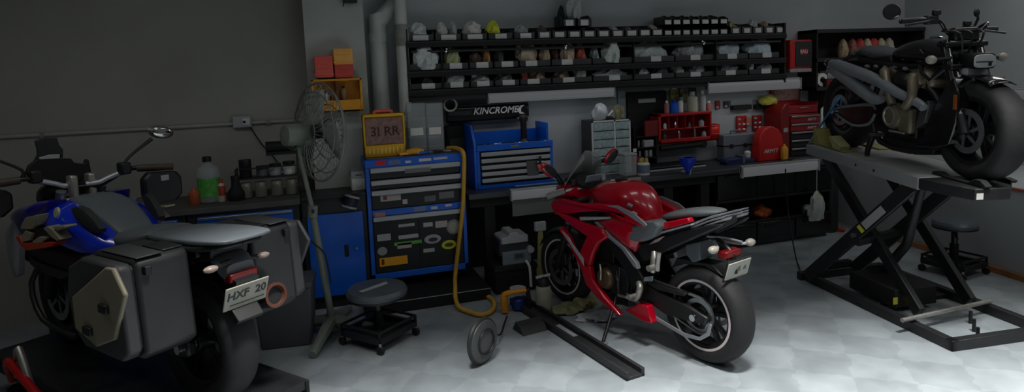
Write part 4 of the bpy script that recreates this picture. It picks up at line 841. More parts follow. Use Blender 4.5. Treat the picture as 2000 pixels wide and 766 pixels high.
# semicircular red case
a=onb(1481,5.62,290);b=onb(1530,5.62,290); w=(b.x-a.x)/2; t=thing('grinder_case','red half-round tool case with white lettering on the bench','case',((a.x+b.x)/2,5.62,BZ+.001)); h=Wy(1510,247,5.62).z-BZ
pl=[(-w,0),(w,0),(w,h*.55)]+[(w*math.cos(R(q))*(1 if q<90 else .92),h*.55+h*.45*math.sin(R(q))) for q in (25,50,75,100,125,150)]+[(-w*.9,h*.5)]
MB().prism(pl,0,.12).build('shell',mat('case_red',(.74,.10,.09),.4),t,bevel=.012); text('lettering','ARMTT',.055,facing((.0,-.003,h*.28),FY),mat('letter_white',(0,0,0)),t,.001,.15,.001)
MB().cyl((-.03,.06,h*.97),(.05,.06,h*.97),.012,8).build('handle',dsteel,t)
p=onb(1535,5.56); t=thing('yellow_spray_bottle','small yellow bottle in front of the red half-round case','bottle',p); MB().prism([(-.035,0),(.035,0),(.038,.12),(.02,.15),(-.02,.15),(-.036,.12)],0,.05).build('body',mat('pale_yellow',(.84,.62,.22),.45),t,bevel=.012); MB().cyl((0,.025,.15),(0,.025,.17),.014,12).build('cap',yellow,t)
# red chest with lettering (two stacked)
a=onb(1542,5.72,290);b=onb(1600,5.72,290); w=(b.x-a.x)/2; zz1=Wy(1575,222,5.72).z
t=thing('red_tool_chest','red lettered tool chest with silver drawer edges at the bench end','tool chest',((a.x+b.x)/2,5.72,BZ+.001)); h=zz1-BZ
MB().box((-w,.012,0),(w,.32,h)).build('body',mat('chest_red',(.52,.05,.07),.4),t,bevel=.004)
for k in range(5):
    z0=.012+k*(h-.02)/5; d=MB().box((-w+.012,-.006,z0),(w-.012,.012,z0+(h-.02)/5-.006)).build('drawer',mat('chest_red',(0,0,0)) if k>2 else matte,t,bevel=.002); MB().box((-w+.015,-.024,z0+(h-.02)/5-.026),(w-.015,-.006,z0+(h-.02)/5-.008)).build('handle',steel,d,bevel=.003)
    if k>2: text('lettering',['ARMTT','XRVTT'][k-3],.038,facing((w*.45,-.0085,z0+.03),FY),mat('letter_white',(0,0,0)),d,.0005,.1)
zt=BZ+.001+h+.001
o=MB().rings([[(-w-.06,-.05,.0),(-w+.02,-.05,0),(-w+.02,.3,0),(-w-.06,.3,0)],[(-w-.05,.0,.17),(-w+.03,.0,.17),(-w+.03,.3,.17),(-w-.05,.3,.17)]])
t=thing('red_lid_box','open red lidded tool box stacked on the lettered red chest','tool box',((a.x+b.x)/2,5.72,zt)); 
mb=MB(); mb.box((-w,.02,0),(w,.3,.012)); mb.box((-w,.02,0),(-w+.012,.3,.12)); mb.box((w-.012,.02,0),(w,.3,.12)); mb.box((-w,.02,0),(w,.032,.09)); mb.box((-w,.288,0),(w,.3,.12)); mb.build('body',mat('chest_red',(0,0,0)),t,bevel=.003)
MB().box((-w,.29,.12),(w,.315,.31)).build('lid',mat('chest_red',(0,0,0)),t,bevel=.004); MB().box((-w+.03,.284,.14),(w-.03,.29,.28)).build('lid_lining',mat('maroon_print',(0,0,0)),t)
MB().tube([(-.06,.016,.06),(-.05,-.0,.07),(.05,-.0,.07),(.06,.016,.06)],.007,8,3).build('handle',chrome,t)
t=thing('red_side_box','narrow dark red upright box at the near end of the red chest','tool box',(a.x-.055,5.72,BZ+.001)); MB().prism([(-.05,0),(.05,0),(.05,h+.1),(.0,h+.12),(-.05,h+.05)],0,.28).build('body',mat('dark_red_box',(.45,.05,.06),.4),t,bevel=.006); MB().box((-.03,-.006,h*.6),(.03,0,h*.7)).build('latch',chrome,t)
t=thing('silver_tube_rack','white tubular hanger standing at the end of the red chest','rack',(b.x+.06,5.75,BZ+.001)); MB().tube([(0,0,0),(0,0,.5),(.1,0,.52)],.014,8,2).build('post',white,t); MB().box((-.05,-.05,0),(.05,.05,.015)).build('foot',lgrey,t)
p=Wy(1586,158,6.0); t=thing('power_socket','small white power point on the wall at the end of the light bar','socket',(p.x,YW,p.z)); MB().box((-.05,-.045,-.05),(.05,-.002,.05)).build('housing',white,t,bevel=.005); MB().box((.0,-.05,-.03),(.03,-.045,.03)).build('switch',lgrey,t)
t=thing('wall_cabinet','dark cabinet on the wall behind the end of the light bar','cabinet',(Wy(1610,190,5.9).x+.1,5.78,Wy(1610,225,5.9).z)); MB().box((-.2,0,0),(.3,.26,.42)).build('body',matte,t,bevel=.004); MB().box((-.19,-.01,.01),(.29,0,.41)).build('door',mat('dark_red_box',(0,0,0)),t,bevel=.003)
for k,(px,lb) in enumerate([(1552,'low pile of silver spanners on the bench before the red chest')]):
    p=onb(px+8,5.55,298); t2=thing('spanner_roll',lb,'tools',p)
    for j in range(5): MB().bar((-.12,-.04+.02*j,.008),(.12,-.04+.02*j+.01*(j%2),.008),.012,.01).build('spanner',[chrome,steel][j%2],t2)
# white thing behind tank
p=Wy(1296,400,4.95); 
t=thing('rag_bag','white and green bag hanging under the bench behind the red tank','bag',(p.x,5.36,Wy(1297,398,5.36).z))
lump('bag',None,None,(0,0,-.08),.09,.04,.12,white,88,parent=t); MB().tube([(0,0,.10),(.01,-.015,.2),(0,-.0,BZ-.06-t.location.z)],.005,6,3).build('string',lgrey,t); MB().torus((0,.0,.075),(0,1,0),.035,.007,20,6).build('green_loop',mat('green_loop',(.25,.38,.22),.6),t)
# cable to the right of the long light
tag(MB().tube([Wy(1534,330,5.30),Wy(1536,370,5.32),Wy(1540,420,5.28),Wy(1548,470,5.1),Wz(1556,510,.05),Wz(1560,520,.01),Wz(1564,535,.008)],.007,6,5).build('lamp_cable',matte),'dark cable dropping from the bench light bar to the lift base','cable')
# ------------------------------------------------------------------ charger under the bench, bottles, floor things
p=Wz(1010,560,.13)
a=Wy(978,520,5.15);b=Wy(1034,452,5.15)
t=thing('battery_charger','grey battery charger with a pale label standing under the bench','charger',((a.x+b.x)/2,5.15,a.z)); w=(b.x-a.x)/2; hh=b.z-a.z
MB().box((-w,.02,hh*.28),(w,.25,hh*.78)).build('case',mat('charger_dark',(.16,.165,.17),.5),t,bevel=.008); MB().prism([(-w*.9,hh*.68),(w*.92,hh*.68),(w*.9,hh*.9),(w*.3,hh*.92),(w*.2,hh*1.02),(-w*.3,hh*1.02),(-w*.4,hh*.9),(-w*.85,hh*.86)],.0,.24).build('top_cover',lgrey,t,bevel=.008)
f_=MB().box((-w*.85,-.0,0),(w*1.05,.02,hh*.42)).build('label_panel',mat('label_bluegrey',(.45,.49,.53),.5),t,bevel=.003); MB().box((-w*.1,-.004,hh*.14),(w*.62,0,hh*.36)).build('display',mat('lcd',(.38,.40,.40),.4),f_); text('lettering','000',hh*.17,facing((w*.26,-.0055,hh*.25),FY),black,f_,.0005,0,.001)
MB().cyl((w*1.02,.04,hh*.42),(w*1.02,-.02,hh*.42),.03,16).build('knob',lgrey,t)
MB().tube([(w*.7,-.0,hh*.06),(w*.8,-.05,-.03),(w*.85,-.05,-.2)],.012,8,3).build('lead',white,t)
t=thing('black_crate','black crate under the bench carrying the grey battery charger','crate',((a.x+b.x)/2,5.14,0)); zc_=a.z-.001
mb=MB(); mb.box((-.19,0,0),(.19,.36,zc_)); mb.build('body',matte,t,bevel=.01); MB().box((-.2,-.01,zc_-.05),(.2,.37,zc_-.02)).build('rim',black,t,bevel=.004); MB().box((-.05,-.008,zc_*.55),(.05,0,zc_*.65)).build('hand_hold',black,t)
# bottles near bike
p=Wz(1068,610,0); p.y+=.06
t=thing('pump_sprayer','cream sprayer bottle with black top on the floor beside the red motorcycle','bottle',(p.x,p.y,0))
MB().lathe([(.055,0),(.065,.01),(.066,.15),(.058,.19),(.03,.22)],(0,0,0),n=22).build('body',mat('cream_plastic',(.60,.60,.52),.5,noise=.1),t); MB().lathe([(.05,.20),(.05,.24),(.025,.26)],(0,0,0)).build('cap',black,t); MB().tube([(-.06,0,.27),(.06,0,.28)],.012,8).build('handle',lgrey,t); MB().cyl((0,0,.25),(0,0,.28),.012,8).build('plunger',black,t)
q=Wz(1077,580,0); t=thing('grease_tube','tall pale yellow tube with a grey head standing behind the cream sprayer','tube',(q.x,q.y+.22,0))
MB().tube([(0,0,0),(0,0,.25),(0,0,.52)],[.04,.036,.022],14,2).build('body',mat('straw_tube',(.58,.56,.36),.5,noise=.1),t); MB().box((-.05,-.02,.52),(.05,.02,.60)).build('head',lgrey,t,bevel=.006)
# yellow work clamp
p=Wz(1005,612,0)
t=thing('strap_winder','yellow angled handle tool with blue spool standing on the floor','tool',(p.x,p.y,0),-.2)
MB().tube([(-.075,0,.02),(-.08,0,.12),(-.06,0,.165),(.1,.0,.18)],[.03,.03,.022,.018],10,4).build('frame',mat('amber_tool',(.80,.52,.08),.45),t); MB().lathe([(.055,0),(.055,.07),(.045,.08)],(.04,.06,.02)).build('spool',mat('navy_spool',(.10,.20,.48),.4),t); MB().lathe([(.065,.1),(.065,.115),(.03,.12)],(.04,.06,.07)).build('cap',lgrey,t); MB().tube([(.115,.02,.0),(.12,.02,.1),(.11,.01,.18)],.02,10,2).build('foot',mat('brown_black',(0,0,0)),t)
# round lamp
p=Wz(945,712,0); p2=Wz(962,640,.0)
t=thing('round_work_lamp','grey-black disc-shaped lamp standing on its edge on the floor, corded','lamp',(p.x,p.y+.02,0))
axd=(RT*.80-Vector((FW.x,FW.y,0)).normalized()*.55).normalized()
cc=Vector((0,0,.155)); tl=Vector((axd.x,axd.y,.0)).normalized()
MB().lathe([(.02,-.05),(.08,-.045),(.135,-.02),(.155,.0),(.15,.015),(.14,.02)],cc,tl,32).build('body',mat('lamp_body',(.17,.17,.17),.5),t); MB().lathe([(.14,.018),(.135,.026),(.08,.034),(.01,.04)],cc,tl,28).build('face',mat('lamp_face',(.30,.31,.31),.35),t); MB().torus(tuple(cc+tl*.04),tl,.08,.006,28,6).build('ring',dsteel,t)
o_=Vector(t.location); MB().tube([q-o_ for q in (Vector((p.x+.05,p.y+.08,.22)),Wz(975,655,.06),Wz(985,632,.03),Wz(990,618,.02))],.007,6,5).build('cord',black,t)
# rags
for k,(px,py,rx,ry,rz,rgb,lb) in enumerate([(1110,608,.12,.11,.035,(.50,.50,.36),'olive rag bunched on the floor by the cream sprayer'),(1140,598,.09,.10,.06,(.62,.58,.42),'tan rag peaked on the floor under the red belly fairing'),(1168,622,.15,.09,.03,(.66,.67,.68),'white rag with grey stripes on the floor under the red motorcycle'),(1195,607,.08,.08,.035,(.58,.58,.52),'small pale rag by the side stand of the red motorcycle')]):
    p=Wz(px,py,0); lump('shop_rag',lb,'rag',(p.x,p.y,.001),rx,ry,rz,mat('shop_rag%d'%k,rgb,.85,noise=.35,scale=14,bump=.6),300+k,30,11,.32)
# rail on the floor
pa=Wz(1010,592,0);pb=Wz(1242,740,0)
d=pb-pa; L=d.length; t=thing('steel_rail','dark steel channel with a pale label lying beside the red motorcycle','rail',tuple(pa),math.atan2(d.y,d.x))
mb=MB(); mb.box((0,-.07,0),(L,.07,.02)); mb.box((0,-.07,0),(L,-.045,.055)); mb.box((0,.045,0),(L,.07,.055)); mb.build('channel',mat('rail_dark',(.16,.165,.17),.5,noise=.15),t,bevel=.004)
MB().box((.62,-.06,.0205),(.86,.03,.024)).build('label_plate',mat('rail_label',(.60,.61,.62),.5),t)
MB().prism([(.45,.0),(.62,.0),(.58,.05),(.50,.07)],-.28,-.075).build('side_foot',mat('rail_dark',(0,0,0)),t,bevel=.004)
# grey bin behind adventure bike
a=Wz(522,690,0);b=Wz(600,676,0); w=.20
t=thing('waste_bin','dark grey rectangular waste bin standing behind the pannier of the blue motorcycle','bin',((a.x+b.x)/2+.01,(a.y+b.y)/2+.17,0),-.12)
mb=MB(); mb.rings([[(-.17,-.14,0),(.17,-.14,0),(.17,.14,0),(-.17,.14,0)],[(-.20,-.16,.46),(.20,-.16,.46),(.20,.16,.46),(-.20,.16,.46)]]); mb.build('body',mat('bin_dark',(.30,.31,.32),.55,noise=.08),t,bevel=.012); MB().box((-.205,-.165,.43),(.205,.165,.465)).build('rim',mat('bin_dark',(0,0,0)),t,bevel=.006)
# ------------------------------------------------------------------ stools
def stool(label,x,y,hs,tray,rz,rs=.2):
    t=thing('shop_stool',label,'stool',(x,y,0),rz)
    MB().lathe([(.05,hs-.07),(rs-.03,hs-.07),(rs,hs-.055),(rs+.004,hs-.03),(rs-.01,hs-.006),(rs*.75,hs),(.01,hs+.003)],(0,0,0),n=36).build('seat',mat('seat_vinyl',(.31,.34,.36),.38,noise=.1),t)
    MB().lathe([(rs-.02,hs-.075),(rs+.002,hs-.07),(rs+.002,hs-.056),(rs-.02,hs-.055)],(0,0,0),n=36,cap=False,close=True).build('seat_band',black,t)
    MB().cyl((0,0,.08),(0,0,hs-.07),.026,14).build('post',gloss,t); MB().cyl((0,0,.1),(0,0,hs*.55),.034,14).build('sleeve',matte,t)
    b=tray; z=.09
    mb=MB()
    for (p,q) in (((-b,-b),(b,-b)),((b,-b),(b,b)),((b,b),(-b,b)),((-b,b),(-b,-b)),((-b,-b),(b,b)),((b,-b),(-b,b))): mb.bar((p[0],p[1],z),(q[0],q[1],z),.03,.04)
    mb.box((-b,-b,z-.02),(b,b,z-.012)); 
    for (p,q) in (((-b,-b),(b,-b)),((b,-b),(b,b)),((b,b),(-b,b)),((-b,b),(-b,-b))): mb.bar((p[0],p[1],z+.06),(q[0],q[1],z+.06),.012,.016)
    for sx in (-b,b):
        for sy in (-b,b): mb.bar((sx,sy,z),(sx,sy,z+.066),.016,.016)
    mb.build('tray_base',dsteel,t)
    for sx in (-b,b):
        for sy in (-b,b):
            c=MB().cyl((sx-.012,sy,.03),(sx+.012,sy,.03),.03,14).build('caster',rubber,t); MB().cyl((sx,sy,.03),(sx,sy,z-.01),.012,8).build('stem',alu,c)
    return t
p=Wz(742,664,0)
stool('round black shop stool on a square tray base before the roller cabinet',p.x,p.y,.40,.185,R(40),.215)
o=bpy.data.objects.get('shop_stool')
MB().prism([(-.02,-.13),(.02,-.13),(.03,.10),(-.015,.12)],0,.003).build('worn_patch',mat('tape_patch',(.66,.68,.68),.5),o); o.children[-1].matrix_local=Matrix.Translation((-.02,0,.406))@Matrix.Rotation(R(-95),4,'Z')@Matrix.Rotation(R(-90),4,'X')
p=Wz(1862,532,0)
stool('round black shop stool against the low wall beyond the lift',p.x,p.y,.47,.17,R(8),.17)
o=bpy.data.objects.get('shop_stool.001'); MB().tube([(-.03,-.02,.36),(-.10,-.08,.33)],.012,8).build('height_lever',gloss,o)
# ================================================================== red sport motorcycle
FS=Frame(2.158,4.093,0,R(107.23))
sb=thing('sport_motorcycle','red sport motorcycle with bare white rear plate standing on the floor in the middle','motorcycle',mw=FS.M)
blk=mat('frame_black',(.07,.07,.075),.42,noise=.1); redm=bred; slv=mat('silver_trim',(.62,.63,.65),.35,metal=.5); seatm=mat('seat_grey',(.36,.38,.39),.6,noise=.08,scale=20)
wheel(sb,'rear_wheel',-.70,.315,.318,.18,.215,5,.034,blk,.11,tape=mat('rim_stripe',(.82,.76,.76),.3))
wheel(sb,'front_wheel',.71,.30,.303,.125,.215,5,.03,blk,.15,True,tape=mat('rim_stripe',(0,0,0)))
def side(poly,yb,th,bul,name,m,root,both=True,k=5):
    for s in ((1,-1) if both else (1,)):
        MB().pillow(poly,yb,th,bul,s,k).build(name,m,root)
def sideprism(poly,y0,y1,name,m,root,both=True,bev=.006):
    for s in ((1,-1) if both else (1,)):
        MB().prism(poly,s*y0,s*y1).build(name,m,root,bevel=bev)
# swingarm
mb=MB()
sw=[(-.08,.47),(-.10,.36),(-.45,.26),(-.78,.285),(-.80,.335),(-.66,.37),(-.42,.40)]
for s in (1,-1): mb.prism(sw,s*.10,s*.135)
mb.box((-.36,-.11,.30),(-.12,.11,.40)); mb.build('swingarm',blk,sb,bevel=.012)
# chain + sprocket
MB().lathe([(.112,.088),(.112,.094),(.085,.094),(.085,.088)],(-.70,0,.315),(0,1,0),40,False,True).build('sprocket',steel,sb)
ch=[]
for i in range(13): a=PI/2+PI*i/12; ch.append((-.70+.118*math.cos(a),.315+.118*math.sin(a)))
for i in range(9): a=-PI/2+PI*i/8; ch.append((-.10+.05*math.cos(a),.41+.05*math.sin(a)))
mb=MB(); n=len(ch)
mb.rings([[(p[0]+(q),.090+yy,p[1]+qq) for q,yy,qq in ((0,0,0),(0,.016,0),(0,.016,.012),(0,0,.012))] for p in ch],False,True); mb.build('chain',steel,sb)
sideprism([(-.14,.46),(-.40,.415),(-.62,.43),(-.64,.455),(-.40,.45),(-.16,.49)],.096,.14,'chain_guard',blk,sb,False)
pl=[(-.11,.33),(-.40,.225),(-.62,.19),(-.74,.20),(-.80,.25),(-.82,.31),(-.84,.31),(-.82,.235),(-.75,.18),(-.62,.165),(-.40,.20),(-.11,.305)]
sideprism(pl,.136,.146,'lower_guard',slv,sb,False,.002)
MB().cyl((-.70,-.16,.315),(-.70,.16,.315),.022,14).build('axle',chrome,sb)
# engine block
mb=MB()
mb.box((-.16,-.14,.28),(.30,.14,.50)); mb.box((.02,-.13,.45),(.30,.13,.66)); mb.cyl((.22,-.12,.56),(.22,.12,.56),.10,18); mb.cyl((-.05,-.17,.40),(-.05,.17,.40),.11,22); mb.cyl((.10,-.18,.38),(.10,.15,.38),.12,24); mb.box((-.1,-.11,.2),(.25,.11,.3))
for i in range(6): mb.box((.30,-.12,.47+i*.03),(.325,.12,.48+i*.03))
mb.build('engine',mat('engine_black',(.10,.10,.105),.45,metal=.3,noise=.2),sb,bevel=.01)
cc=FS.p3(1178,545,.2)
MB().lathe([(.005,.205),(.05,.205),(.068,.198),(.078,.18),(.078,.15)],(cc.x,0,cc.z),(0,1,0),32).build('clutch_cover',mat('bronze_cover',(.42,.34,.26),.35,metal=.6),sb)
MB().tube([(cc.x+.03,.2,cc.z+.10),(cc.x-.005,.225,cc.z+.06),(cc.x,.225,cc.z+.0)],.008,8,3).build('clutch_arm',alu,sb)
for i in range(3): MB().tube([(cc.x-.08-.03*i,.17,cc.z+.05+.03*i),(cc.x-.14,.19,cc.z+.02-.05*i),(cc.x-.12,.15,cc.z-.12)],.007,6,3).build('coolant_pipe',[black,dsteel,black][i],sb)
# frame spars
sideprism(FS.poly([(1160,440),(1175,445),(1240,515),(1262,555),(1235,560),(1215,520)],.16),.14,.165,'frame_spar',blk,sb)
# radiator
MB().box((.34,-.15,.34),(.375,.15,.66)).build('radiator',matte,sb)
# forks
for s in (1,-1):
    f=MB().tube([(.43,s*.10,.98),(.56,s*.10,.68)],.026,12).build('fork',slv,sb); MB().tube([(.55,s*.10,.70),(.71,s*.10,.31)],.030,12).build('fork_leg',blk,f)
    MB().box((.60,s*.085-.02,.34),(.70,s*.085+.02,.44)).build('brake_caliper',dsteel,f,bevel=.01)
mb=MB(); g=[]
for i in range(9):
    a=R(25+i*13); row=[]
    for j in range(7):
        t=(j/6-.5)*2; row.append((.71+(.322-.03*t*t)*math.cos(a),t*.075,.30+(.322-.03*t*t)*math.sin(a)))
    g.append(row)
mb.sheet(g).build('front_fender',blk,sb,solid=.005)
# tank
MB().loft([(.315,.965,.06,.035),(.27,.965,.11,.075),(.19,.955,.15,.115),(.06,.945,.175,.145),(-.06,.935,.175,.165),(-.15,.92,.155,.165),(-.22,.885,.12,.14),(-.275,.84,.085,.085),(-.30,.80,.05,.04)],24,2.5).build('fuel_tank',redm,sb,sub=1)
MB().lathe([(.045,0),(.048,.008),(.035,.014),(.01,.016)],(.06,0,1.088),n=24).build('fuel_cap',dsteel,sb)
tp=MB().tube([(-.11,.165,.90),(-.14,.16,.86),(-.12,.17,.82)],.012,8,3)
for k in range(3): tp.tube([(-.15-.03*k,.150-.012*k,.96-.055*k),(-.18-.03*k,.135-.012*k,.945-.055*k)],.016,8)
tp.build('tank_decal',slv,sb)
# fairing panels traced in profile
up_=FS.poly([(1077,398),(1082,391),(1100,388),(1135,397),(1170,397),(1205,402),(1238,420),(1262,440),(1258,444),(1215,430),(1195,414),(1165,412),(1130,415),(1100,420),(1085,418)],.2)
sideprism(up_,.17,.215,'upper_fairing',redm,sb,True,.012)
sideprism(FS.poly([(1180,402),(1205,401),(1238,416),(1264,440),(1258,443),(1230,424),(1203,407)],.225),.216,.226,'silver_stripe',slv,sb)
md=FS.poly([(1160,432),(1190,423),(1222,424),(1262,446),(1258,452),(1243,463),(1240,475),(1233,494),(1212,480),(1185,455)],.2)
side(md,.165,.06,.045,'side_panel',redm,sb)
sideprism(FS.poly([(1158,434),(1164,434),(1190,462),(1217,484),(1240,515),(1243,527),(1236,523),(1212,488),(1184,464)],.215),.17,.205,'panel_edge',slv,sb,True,.003)
lo=FS.poly([(1083,414),(1105,420),(1140,436),(1176,447),(1186,464),(1168,476),(1158,496),(1152,520),(1146,520),(1132,492),(1140,474),(1146,462),(1116,442)],.22)
sideprism(lo,.18,.225,'lower_fairing',redm,sb,True,.012)
lo2=FS.poly([(1090,446),(1097,444),(1112,466),(1142,520),(1152,520),(1157,548),(1180,580),(1212,617),(1200,612),(1168,584),(1144,556),(1136,528),(1110,476)],.22)
sideprism(lo2,.18,.225,'belly_fairing',redm,sb,True,.010)
sideprism(FS.poly([(1096,450),(1104,456),(1140,505),(1141,520),(1134,508)],.228),.226,.232,'white_stripe',lgrey,sb,True,.002)
tri=FS.poly([(1248,592),(1266,598),(1275,632),(1258,628),(1222,606)],.19)
sideprism(tri,.14,.20,'belly_tip',redm,sb,True,.008)
sideprism(FS.poly([(1115,460),(1140,474),(1134,490),(1142,516),(1130,500)],.21),.15,.20,'inner_fairing',blk,sb)
sideprism(FS.poly([(1095,420),(1160,436),(1165,416),(1200,414),(1150,408)],.19),.12,.18,'vent_panel',blk,sb)
sideprism(FS.poly([(1132,424),(1190,424),(1190,428),(1134,431)],.20),.18,.204,'vent_bar',lgrey,sb,True,.002)
# nose and screen
nose=[(.40,.97,.17,.05),(.52,.96,.19,.10),(.64,.92,.16,.10),(.74,.87,.10,.07),(.80,.84,.04,.03)]
MB().loft(nose,20,2.3).build('nose_fairing',redm,sb)
g=[]
for i in range(8):
    t=i/7; row=[]
    for j in range(13):
        q=(j/12-.5)*2; wd=.185*(1-.55*t**1.6)
        row.append((.60-.17*t-.10*q*q*(1-.3*t),q*wd,1.04+.235*t-.05*q*q))
    g.append(row)
MB().sheet(g).build('windscreen',glass,sb,solid=.004)
MB().loft([(.36,1.02,.10,.02),(.42,1.045,.13,.045),(.52,1.045,.14,.05),(.58,1.03,.11,.03)],16,2.6).build('dashboard_cowl',matte,sb)
d=MB().box((-.008,-.075,-.035),(.0,.075,.035)).build('instrument_display',mat('lcd_blue',(.50,.58,.62),.25),sb,bevel=.003); d.matrix_local=Matrix.Translation((.365,0,1.065))@Matrix.Rotation(R(-25),4,'Y')
MB().box((.385,-.13,.985),(.445,.13,1.005)).build('top_yoke',alu,sb,bevel=.012)
for s in (1,-1):
    tip=FS.p3(1068,385,.32) if s>0 else Vector((.43,-.40,1.0))
    if s<0: tip=FS.p3(1252,350,-.36)
    rt_=Vector((.42,s*.13,1.0))
    g_=MB().tube([rt_,rt_.lerp(tip,.35)],.013,10).build('handlebar',steel,sb); MB().tube([rt_.lerp(tip,.38),tip],[.019,.02],12).build('grip',mat('grip_grey',(.45,.46,.45),.6),g_)
    MB().tube([rt_.lerp(tip,.3)+Vector((.03,0,.01)),rt_.lerp(tip,.6)+Vector((.075,0,.0)),tip+Vector((.06,0,-.01))],.008,8,3).build('lever',alu,g_)
    MB().cyl(rt_+Vector((.0,s*.02,.03)),rt_+Vector((.0,s*.02,.07)),.024,14).build('reservoir',lgrey if s<0 else black,g_)
    # mirrors on the fairing
    a=Vector((.56,s*.15,1.02)); b=Vector((.50,s*.27,1.13 if s>0 else 1.17))
    m_=MB().tube([a,a.lerp(b,.5)+Vector((.03,0,.03)),b],[.022,.018,.016],10,4).build('mirror_stalk',blk,sb)
    e=MB().ell((0,0,0),.03,.085,.042,18,10).build('mirror_shell',redm,m_); e.matrix_local=Matrix.Translation(b+Vector((0,s*.05,.02)))@Matrix.Rotation(s*R(38),4,'X')
    e=MB().ell((0,0,0),.006,.075,.034,18,8).build('mirror_glass',black,m_); e.matrix_local=Matrix.Translation(b+Vector((-.026,s*.05,.02)))@Matrix.Rotation(s*R(38),4,'X')
MB().tube([(.40,.1,1.01),(.47,.17,.90),(.35,.16,.80)],.008,6,4).build('cable',black,sb); MB().tube([(.40,-.1,1.01),(.45,-.17,.90),(.3,-.16,.80)],.008,6,4).build('cable',black,sb)
# seats and tail
MB().loft([(-.06,.745,.075,.02),(-.10,.755,.12,.045),(-.18,.775,.15,.062),(-.27,.80,.155,.055),(-.35,.83,.15,.045),(-.41,.855,.12,.03),(-.43,.86,.08,.015)],22,2.6).build('rider_seat',seatm,sb,sub=1)
sideprism(FS.poly([(1218,462),(1228,445),(1255,433),(1282,432),(1291,442),(1280,462),(1258,472),(1240,472)],.19),.10,.205,'seat_side',seatm,sb,True,.025)
MB().loft([(-.38,.895,.07,.012),(-.42,.905,.11,.03),(-.55,.94,.115,.035),(-.70,.975,.10,.03),(-.80,.99,.07,.016),(-.83,.995,.03,.008)],20,2.6).build('pillion_seat',seatm,sb,sub=1)
MB().loft([(-.15,.66,.10,.06),(-.35,.75,.12,.08),(-.55,.83,.12,.075),(-.75,.90,.10,.055),(-.88,.95,.06,.025)],18,2.8).build('tail_core',blk,sb)
sideprism(FS.poly([(1232,508),(1215,490),(1240,478),(1290,466),(1330,452),(1380,440),(1412,438),(1404,446),(1340,474),(1290,496),(1260,512)],.135),.10,.145,'tail_side',blk,sb,True,.012)
sideprism(FS.poly([(1279,446),(1300,434),(1345,425),(1350,434),(1330,441),(1290,451)],.14),.10,.152,'tail_panel',redm,sb,True,.008)
sideprism(FS.poly([(1282,455),(1350,437),(1352,440),(1284,459)],.15),.12,.156,'tail_trim',slv,sb,True,.002)
sideprism(FS.poly([(1268,478),(1280,468),(1296,462),(1286,472)],.15),.12,.156,'tail_badge',mat('pale_badge',(.70,.58,.60),.5),sb,True,.002)
for k in range(3):
    a=[(1350+2*k,437+6*k),(1392+3*k,421+6*k),(1421,415+5*k),(1418,419+6*k),(1388,427+6*k),(1352,442+6*k)]
    sideprism(FS.poly(a,.10),.05,.115,'tail_fin',slv,sb,True,.002)
# rear fender, plate, lights
mb=MB(); mb.prism(FS.poly([(1350,474),(1378,468),(1380,505),(1364,510),(1350,492)],.03),-.09,.09); mb.build('undertail_panel',mat('slate_panel',(.30,.33,.35),.45),sb,bevel=.008)
MB().tube([(-.70,0,.84),(-.80,0,.79),(-.88,0,.74),(-.905,0,.62)],[.03,.018,.018,.015],10,4).build('plate_bracket',blk,sb)
pc=FS.p3(1436,524,-.02)
pm_=Matrix.Translation((pc.x-.02,-.02,pc.z))@Matrix.Rotation(R(-16),4,'Y')
p_=MB().box((-.004,-.11,-.055),(.004,.11,.055)).build('number_plate',mat('plate_white',(.66,.66,.62),.5,noise=.08,scale=14),sb,bevel=.002); p_.matrix_local=pm_
mb=MB(); mb.prism([(-.03,-.01),(.02,-.015),(.012,.025),(-.012,.02)],-.006,-.004); mb.prism([(.045,-.012),(.075,-.01),(.07,.018),(.05,.014)],-.006,-.004)
o=mb.build('plate_mark',mat('plate_smudge',(.40,.39,.37),.6),p_,smooth=False); o.matrix_local=Matrix.Rotation(R(-90),4,'Z')
o=MB().box((.006,-.115,-.075),(.012,.115,.07)).build('plate_holder',blk,p_)
mb=MB(); mb.prism([(-.06,-.05),(.06,-.05),(.05,-.16),(.0,-.18),(-.05,-.15)],.0,.008); o=mb.build('mud_flap',blk,sb,bevel=.003); o.matrix_local=pm_@Matrix.Translation((.012,-.03,0))@Matrix.Rotation(R(-90),4,'Z')
tl=FS.p3(1426,495,0); MB().box((tl.x-.03,-.075,tl.z-.028),(tl.x+.04,.075,tl.z+.025)).build('tail_light',mat('tail_red',(.42,.04,.05),.25),sb,bevel=.012)
for s,px,py in ((-1,1464,473),(1,1392,488)):
    q=FS.p3(px,py,.17*s); st=MB().tube([(q.x+.09,s*.04,q.z+.01),(q.x+.02,s*.10,q.z),(q.x,s*.13,q.z)],.010,8,3).build('signal_stalk',lgrey,sb); MB().ell((q.x-.005,q.y,q.z),.028,.04,.024,14,8).build('turn_signal',mat('signal_lens',(.62,.60,.56),.3),st)
for k in range(3): 
    a=FS.p3(1380,462+6*k,.05-.05*k);b=FS.p3(1450,473+2*k,-.10); MB().tube([a,(a+b)/2+Vector((0,0,.01)),b],.007,6,3).build('rack_wire',slv,sb)
